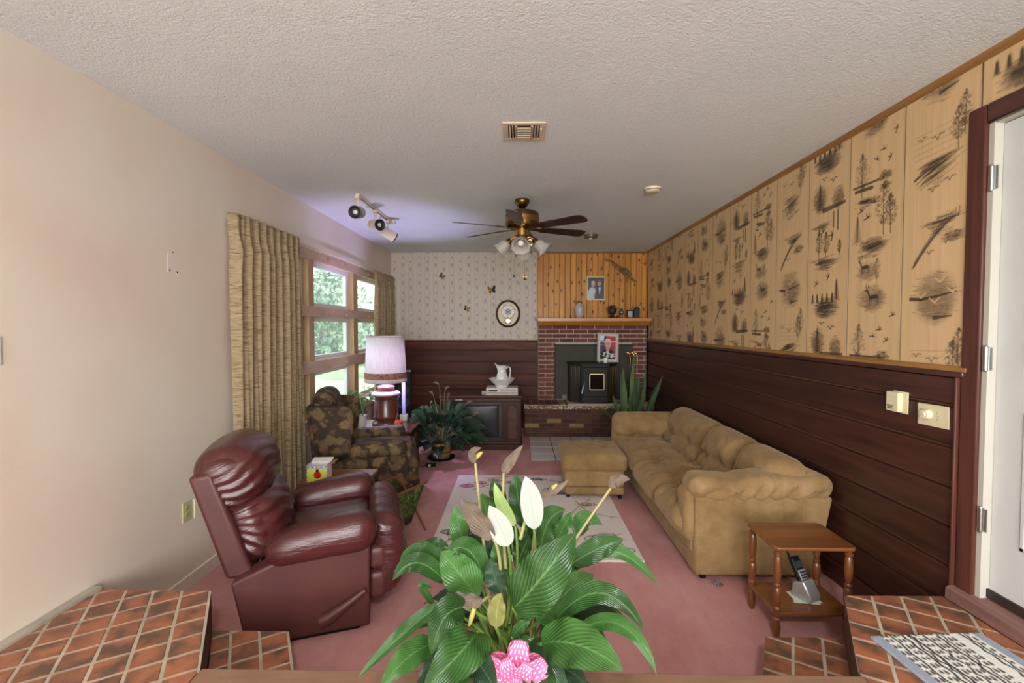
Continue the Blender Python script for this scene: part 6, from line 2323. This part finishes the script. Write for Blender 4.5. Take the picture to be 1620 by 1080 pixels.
# ------------------------------------------------------------------ the big peace lily on the ledge
LILY = [
    ('lily', (-0.016, 1.300, 0.848), (0.057, 1.220, 0.968), (0.163, 1.300, 1.071), 0.140, 0.12),
    ('lily', (0.065, 1.280, 0.759), (0.152, 1.170, 0.864), (0.255, 1.100, 0.821), 0.115, 0.15),
    ('lily', (-0.116, 1.250, 0.810), (-0.120, 1.135, 0.863), (-0.234, 1.080, 0.776), 0.119, 0.15),
    ('lily', (-0.149, 1.280, 0.859), (-0.208, 1.210, 0.919), (-0.231, 1.180, 0.797), 0.083, 0.20),
    ('lily', (-0.251, 1.300, 0.741), (-0.301, 1.210, 0.785), (-0.360, 1.160, 0.721), 0.072, 0.30),
    ('lily', (-0.247, 1.420, 0.785), (-0.346, 1.400, 0.728), (-0.470, 1.300, 0.637), 0.044, 0.90),
    ('lily', (-0.280, 1.450, 0.698), (-0.346, 1.475, 0.723), (-0.383, 1.400, 0.669), 0.042, 0.70),
    ('lily', (-0.225, 1.420, 0.887), (-0.310, 1.430, 0.989), (-0.373, 1.400, 0.923), 0.070, 0.30),
    ('lily', (-0.226, 1.400, 0.864), (-0.319, 1.380, 0.997), (-0.382, 1.360, 0.893), 0.060, 0.40),
    ('lily', (-0.229, 1.500, 0.893), (-0.273, 1.530, 0.955), (-0.341, 1.520, 0.916), 0.040, 0.40),
    ('lily', (-0.124, 1.380, 0.829), (-0.189, 1.370, 0.922), (-0.241, 1.400, 0.964), 0.110, 0.15),
    ('lily', (-0.105, 1.420, 0.858), (-0.155, 1.430, 1.012), (-0.227, 1.400, 0.952), 0.078, 0.30),
    ('lily', (-0.153, 1.500, 0.881), (-0.212, 1.520, 0.979), (-0.213, 1.540, 1.056), 0.071, 0.30),
    ('lily_dark', (-0.088, 1.470, 0.905), (-0.129, 1.495, 0.976), (-0.161, 1.500, 1.008), 0.104, 0.15),
    ('lily', (-0.089, 1.550, 0.939), (-0.105, 1.575, 1.004), (-0.130, 1.580, 1.081), 0.105, 0.15),
    ('lily', (0.029, 1.580, 0.959), (-0.014, 1.600, 1.054), (-0.009, 1.620, 1.140), 0.075, 0.30),
    ('lily', (-0.053, 1.600, 1.018), (-0.088, 1.620, 1.068), (-0.087, 1.640, 1.112), 0.057, 0.40),
    ('lily', (0.075, 1.520, 0.919), (0.087, 1.550, 1.018), (0.157, 1.540, 1.041), 0.098, 0.25),
    ('lily', (0.128, 1.500, 0.959), (0.148, 1.500, 1.006), (0.180, 1.500, 1.053), 0.044, 0.40),
    ('lily', (0.208, 1.600, 0.918), (0.219, 1.640, 1.005), (0.294, 1.600, 0.963), 0.065, 0.30),
    ('lily', (0.168, 1.450, 0.901), (0.250, 1.445, 0.961), (0.336, 1.460, 0.979), 0.072, 0.30),
    ('lily', (0.159, 1.470, 0.857), (0.289, 1.485, 1.026), (0.444, 1.440, 0.839), 0.051, 0.50),
    ('lily', (0.056, 1.360, 0.767), (0.139, 1.340, 0.886), (0.231, 1.400, 0.896), 0.097, 0.20),
    ('lily', (0.103, 1.300, 0.812), (0.235, 1.260, 1.012), (0.339, 1.220, 0.839), 0.063, 0.40),
    ('lily', (0.174, 1.320, 0.773), (0.318, 1.300, 0.872), (0.368, 1.200, 0.732), 0.048, 0.50),
    ('lily_dark', (-0.055, 1.360, 0.857), (-0.078, 1.380, 0.901), (-0.090, 1.400, 0.941), 0.064, 0.20),
    ('lily', (-0.034, 1.430, 0.869), (-0.071, 1.440, 0.916), (-0.073, 1.450, 0.973), 0.059, 0.20),
    ('lily', (-0.006, 1.480, 0.884), (0.015, 1.510, 0.921), (0.036, 1.500, 0.971), 0.061, 0.30),
    ('olive', (-0.064, 1.270, 0.812), (-0.064, 1.270, 0.879), (-0.050, 1.270, 0.910), 0.052, 0.30),
    ('lily', (-0.019, 1.280, 0.776), (0.009, 1.280, 0.820), (0.033, 1.280, 0.823), 0.030, 0.40),
    ('lily_dark', (0.076, 1.300, 0.662), (0.131, 1.250, 0.738), (0.185, 1.200, 0.695), 0.066, 0.20),
    ('lily_dark', (-0.136, 1.220, 0.769), (-0.109, 1.190, 0.784), (-0.052, 1.120, 0.741), 0.075, 0.20),
    ('lily_dark', (-0.107, 1.500, 0.694), (-0.171, 1.515, 0.743), (-0.198, 1.550, 0.761), 0.089, 0.20),
    ('lily_dark', (0.040, 1.500, 0.707), (0.080, 1.515, 0.762), (0.150, 1.550, 0.764), 0.098, 0.20),
    ('lily_dark', (0.020, 1.550, 0.741), (0.076, 1.555, 0.799), (0.082, 1.580, 0.825), 0.091, 0.20),
    ('lily_dark', (-0.047, 1.600, 0.848), (-0.047, 1.620, 0.923), (-0.029, 1.640, 0.979), 0.095, 0.20),
    ('lily_dark', (-0.187, 1.550, 0.628), (-0.284, 1.575, 0.645), (-0.314, 1.580, 0.584), 0.059, 0.30),
    ('lily', (0.046, 1.560, 0.880), (0.038, 1.580, 0.936), (0.065, 1.600, 0.996), 0.060, 0.30),
    ('lily', (-0.182, 1.350, 0.713), (-0.241, 1.325, 0.689), (-0.237, 1.280, 0.613), 0.069, 0.30),
    ('lily', (-0.276, 1.500, 0.721), (-0.362, 1.500, 0.845), (-0.288, 1.500, 0.789), 0.026, 0.60),
    ('lily_dark', (0.118, 1.420, 0.677), (0.150, 1.430, 0.762), (0.254, 1.400, 0.712), 0.054, 0.30),
    ('lily', (0.002, 1.330, 0.738), (0.025, 1.305, 0.735), (0.052, 1.260, 0.642), 0.057, 0.30),
]
BLOOMS = [
    ('white', [(0.034, 1.420, 0.727), (0.059, 1.420, 0.923), (0.048, 1.420, 1.024)], [(0.048, 1.420, 1.024), (0.042, 1.430, 1.127), (0.020, 1.440, 1.188)], 0.070),
    ('white', [(-0.041, 1.420, 0.716), (-0.013, 1.390, 0.892), (-0.032, 1.360, 1.000)], [(-0.032, 1.360, 1.000), (-0.057, 1.360, 1.069), (-0.089, 1.360, 1.125)], 0.067),
    ('spathe_green', [(-0.030, 1.420, 0.726), (0.009, 1.450, 0.898), (-0.012, 1.480, 1.010)], [(-0.012, 1.480, 1.010), (-0.061, 1.490, 1.067), (-0.081, 1.500, 1.146)], 0.043),
    ('dry', [(-0.061, 1.420, 0.726), (-0.044, 1.390, 0.955), (-0.076, 1.360, 1.023)], [(-0.076, 1.360, 1.023), (-0.137, 1.360, 1.104), (-0.174, 1.360, 1.146)], 0.059),
    ('dry', [(-0.091, 1.420, 0.726), (-0.058, 1.360, 0.877), (-0.104, 1.300, 0.870)], [(-0.104, 1.300, 0.870), (-0.156, 1.290, 0.881), (-0.207, 1.280, 0.907)], 0.041),
    ('dry', [(-0.085, 1.420, 0.736), (-0.113, 1.460, 0.946), (-0.144, 1.500, 1.211)], [(-0.144, 1.500, 1.211), (-0.171, 1.500, 1.258), (-0.123, 1.500, 1.262)], 0.026),
    ('dry', [(-0.041, 1.420, 0.899), (-0.057, 1.485, 1.034), (-0.052, 1.550, 1.162)], [(-0.052, 1.550, 1.162), (-0.037, 1.550, 1.200), (0.015, 1.550, 1.260)], 0.036),
    ('dry', [(0.038, 1.420, 0.737), (0.071, 1.460, 0.824), (0.302, 1.500, 1.129)], [(0.302, 1.500, 1.129), (0.307, 1.500, 1.174), (0.366, 1.500, 1.159)], 0.039),
    ('dry', [(0.008, 1.420, 0.757), (0.063, 1.510, 1.003), (0.069, 1.600, 1.070)], [(0.069, 1.600, 1.070), (0.118, 1.600, 1.071), (0.176, 1.600, 1.125)], 0.028),
]
pl = thing('peace_lily', 'large flowering peace lily with a pink bow on the brown ledge', 'plant', (-.012, 1.42, ZP + .004))
P0 = np.array([-.012, 1.42, ZP + .004])
MB().lathe([(0, 0), (.10, 0), (.108, .02), (.128, .17), (.135, .18), (.128, .185), (.118, .165), (0, .155)], 32).obj('pot', simple('green_foil', C(60, 96, 66), .35, .3), pl, smooth=40)
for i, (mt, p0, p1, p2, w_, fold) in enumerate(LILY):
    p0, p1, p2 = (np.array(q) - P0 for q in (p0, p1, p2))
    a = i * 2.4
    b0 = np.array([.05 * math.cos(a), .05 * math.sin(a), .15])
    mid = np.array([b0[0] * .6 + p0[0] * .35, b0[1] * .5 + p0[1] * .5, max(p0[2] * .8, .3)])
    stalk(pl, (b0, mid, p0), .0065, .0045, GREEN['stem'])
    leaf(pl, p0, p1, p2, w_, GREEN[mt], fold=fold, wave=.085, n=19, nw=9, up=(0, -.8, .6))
for k in range(20):
    a = k * 2.399 + .4
    rad = .16 + .12 * rng.random()
    zb = .24 + .16 * rng.random()
    b0 = np.array([.05 * math.cos(a), .05 * math.sin(a), .15])
    p0 = np.array([rad * .7 * math.cos(a), rad * .7 * math.sin(a), zb])
    p2 = np.array([(rad + .14) * math.cos(a), (rad + .12) * math.sin(a), zb - .02 - .1 * rng.random()])
    stalk(pl, (b0, np.array([b0[0], b0[1], zb * .8]), p0), .006, .0045, GREEN['stem'])
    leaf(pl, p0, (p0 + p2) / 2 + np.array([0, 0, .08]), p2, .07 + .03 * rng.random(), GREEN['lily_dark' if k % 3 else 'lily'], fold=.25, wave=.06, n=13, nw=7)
for i, (mt, st_, hd, w_) in enumerate(BLOOMS):
    st_ = [np.array(q) - P0 for q in st_]
    hd = [np.array(q) - P0 for q in hd]
    stalk(pl, st_, .0065, .0045, GREEN['stem_dry' if mt == 'dry' else 'stem'], 'flower_stem')
    leaf(pl, hd[0], hd[1], hd[2], w_, GREEN[mt], 'spathe', fold=.9 if mt == 'dry' else .18, wave=.22 if mt == 'dry' else 0, n=16, nw=7, up=(0, -1, .2))
    if mt == 'dry' and i in (4, 5, 8):
        q = (hd[0] + hd[2]) / 2 if i != 4 else hd[0] + np.array([-.03, -.02, -.035])
        d_ = np.array([-.012, -.004, -.04]) if i == 4 else np.array([.02, -.01, .02])
        MB().tube([q - d_ * .6, q, q + d_ * .6], [.006, .008, .004], 8).obj('spadix', simple('yellow_spadix', C(168, 160, 84), .7) if i == 4 else bpy.data.materials['yellow_spadix'], pl, smooth=60)
tubeY = simple('pale_spadix', C(160, 172, 92), .6)
for (a, b_) in (((.028, 1.50, 1.045), (.004, 1.47, .97)), ((-.055, 1.50, 1.05), (-.03, 1.48, .98))):
    MB().tube([np.array(a) - P0, (np.array(a) + np.array(b_)) / 2 - P0, np.array(b_) - P0], [.004, .006, .005], 8).obj('spadix', tubeY, pl, smooth=60)


def m_dots():
    m, t, b = newmat('polka_ribbon')
    uv = nd(t, 'UVMap')
    mp = nd(t, 'Mapping', Vector=uv.outputs[0], Scale=(7, 12, 1), Rotation=(0, 0, R(45)))
    fr = nd(t, 'VectorMath', {'operation': 'FRACTION'})
    t.links.new(mp.outputs[0], fr.inputs[0])
    sb = nd(t, 'VectorMath', {'operation': 'SUBTRACT'})
    t.links.new(fr.outputs[0], sb.inputs[0])
    sb.inputs[1].default_value = (.5, .5, 0)
    ln = nd(t, 'VectorMath', {'operation': 'LENGTH'})
    t.links.new(sb.outputs[0], ln.inputs[0])
    f = ramp(t, ln.outputs['Value'], [(.2, (1, 1, 1, 1)), (.26, (0, 0, 0, 1))])
    c = mixc(t, f, C(232, 112, 164), C(250, 232, 240))
    t.links.new(c, b.inputs['Base Color'])
    b.inputs['Roughness'].default_value = .45
    tn = nd(t, 'BsdfTranslucent', Color=c)
    mx = nd(t, 'MixShader', i0=.3, i1=b.outputs[0], i2=tn.outputs[0])
    t.links.new(mx.outputs[0], t.nodes['Material Output'].inputs[0])
    return m


bow = thing('ribbon_bow', 'pink polka dot ribbon bow tied on the lily pot', 'bow', (-.008, 1.22, .715))
DOT = m_dots()
for k, (ang, elev, L, w_) in enumerate(((R(84), R(8), .105, .062), (R(140), R(16), .10, .06), (R(38), R(18), .10, .064), (R(112), R(34), .085, .058), (R(64), R(38), .08, .058), (R(180), R(14), .09, .058), (R(2), R(14), .09, .06), (R(225), R(16), .085, .055), (R(315), R(16), .085, .055), (R(270), R(30), .07, .055))):
    # loop of ribbon: out along d and back over itself
    d = np.array([math.cos(ang) * math.cos(elev), -math.sin(elev) * .8, math.sin(ang) * math.cos(elev)])
    d /= np.linalg.norm(d)
    up = np.array([0, -1, 0.0])
    sd = np.cross(d, up)
    sd /= np.linalg.norm(sd)
    nn = np.cross(sd, d)
    P = np.zeros((20, 6, 3))
    for i in range(20):
        t_ = i / 19 * 2 * math.pi
        s_ = (1 - math.cos(t_)) / 2 * L
        h_ = math.sin(t_) * .018
        for j in range(6):
            u = (j / 5 - .5) * w_ * (.35 + .65 * min(1, s_ / (L * .5))) * (1 - .5 * (s_ / L) ** 5)
            P[i, j] = d * s_ + nn * (h_ + .25 * abs(u)) + sd * u
    o = mobj(gridmesh('ribbon_loop', P, uv=True), 'ribbon_loop', DOT, bow, 0)
for sx in (-1, 1):
    P = np.zeros((12, 4, 3))
    for i in range(12):
        q = i / 11
        for j in range(4):
            P[i, j] = (sx * .09 * q + (j / 3 - .5) * .035, -.01 - .012 * math.sin(q * 6), -.15 * q)
    mobj(gridmesh('ribbon_tail', P, uv=True), 'ribbon_tail', DOT, bow, 0)
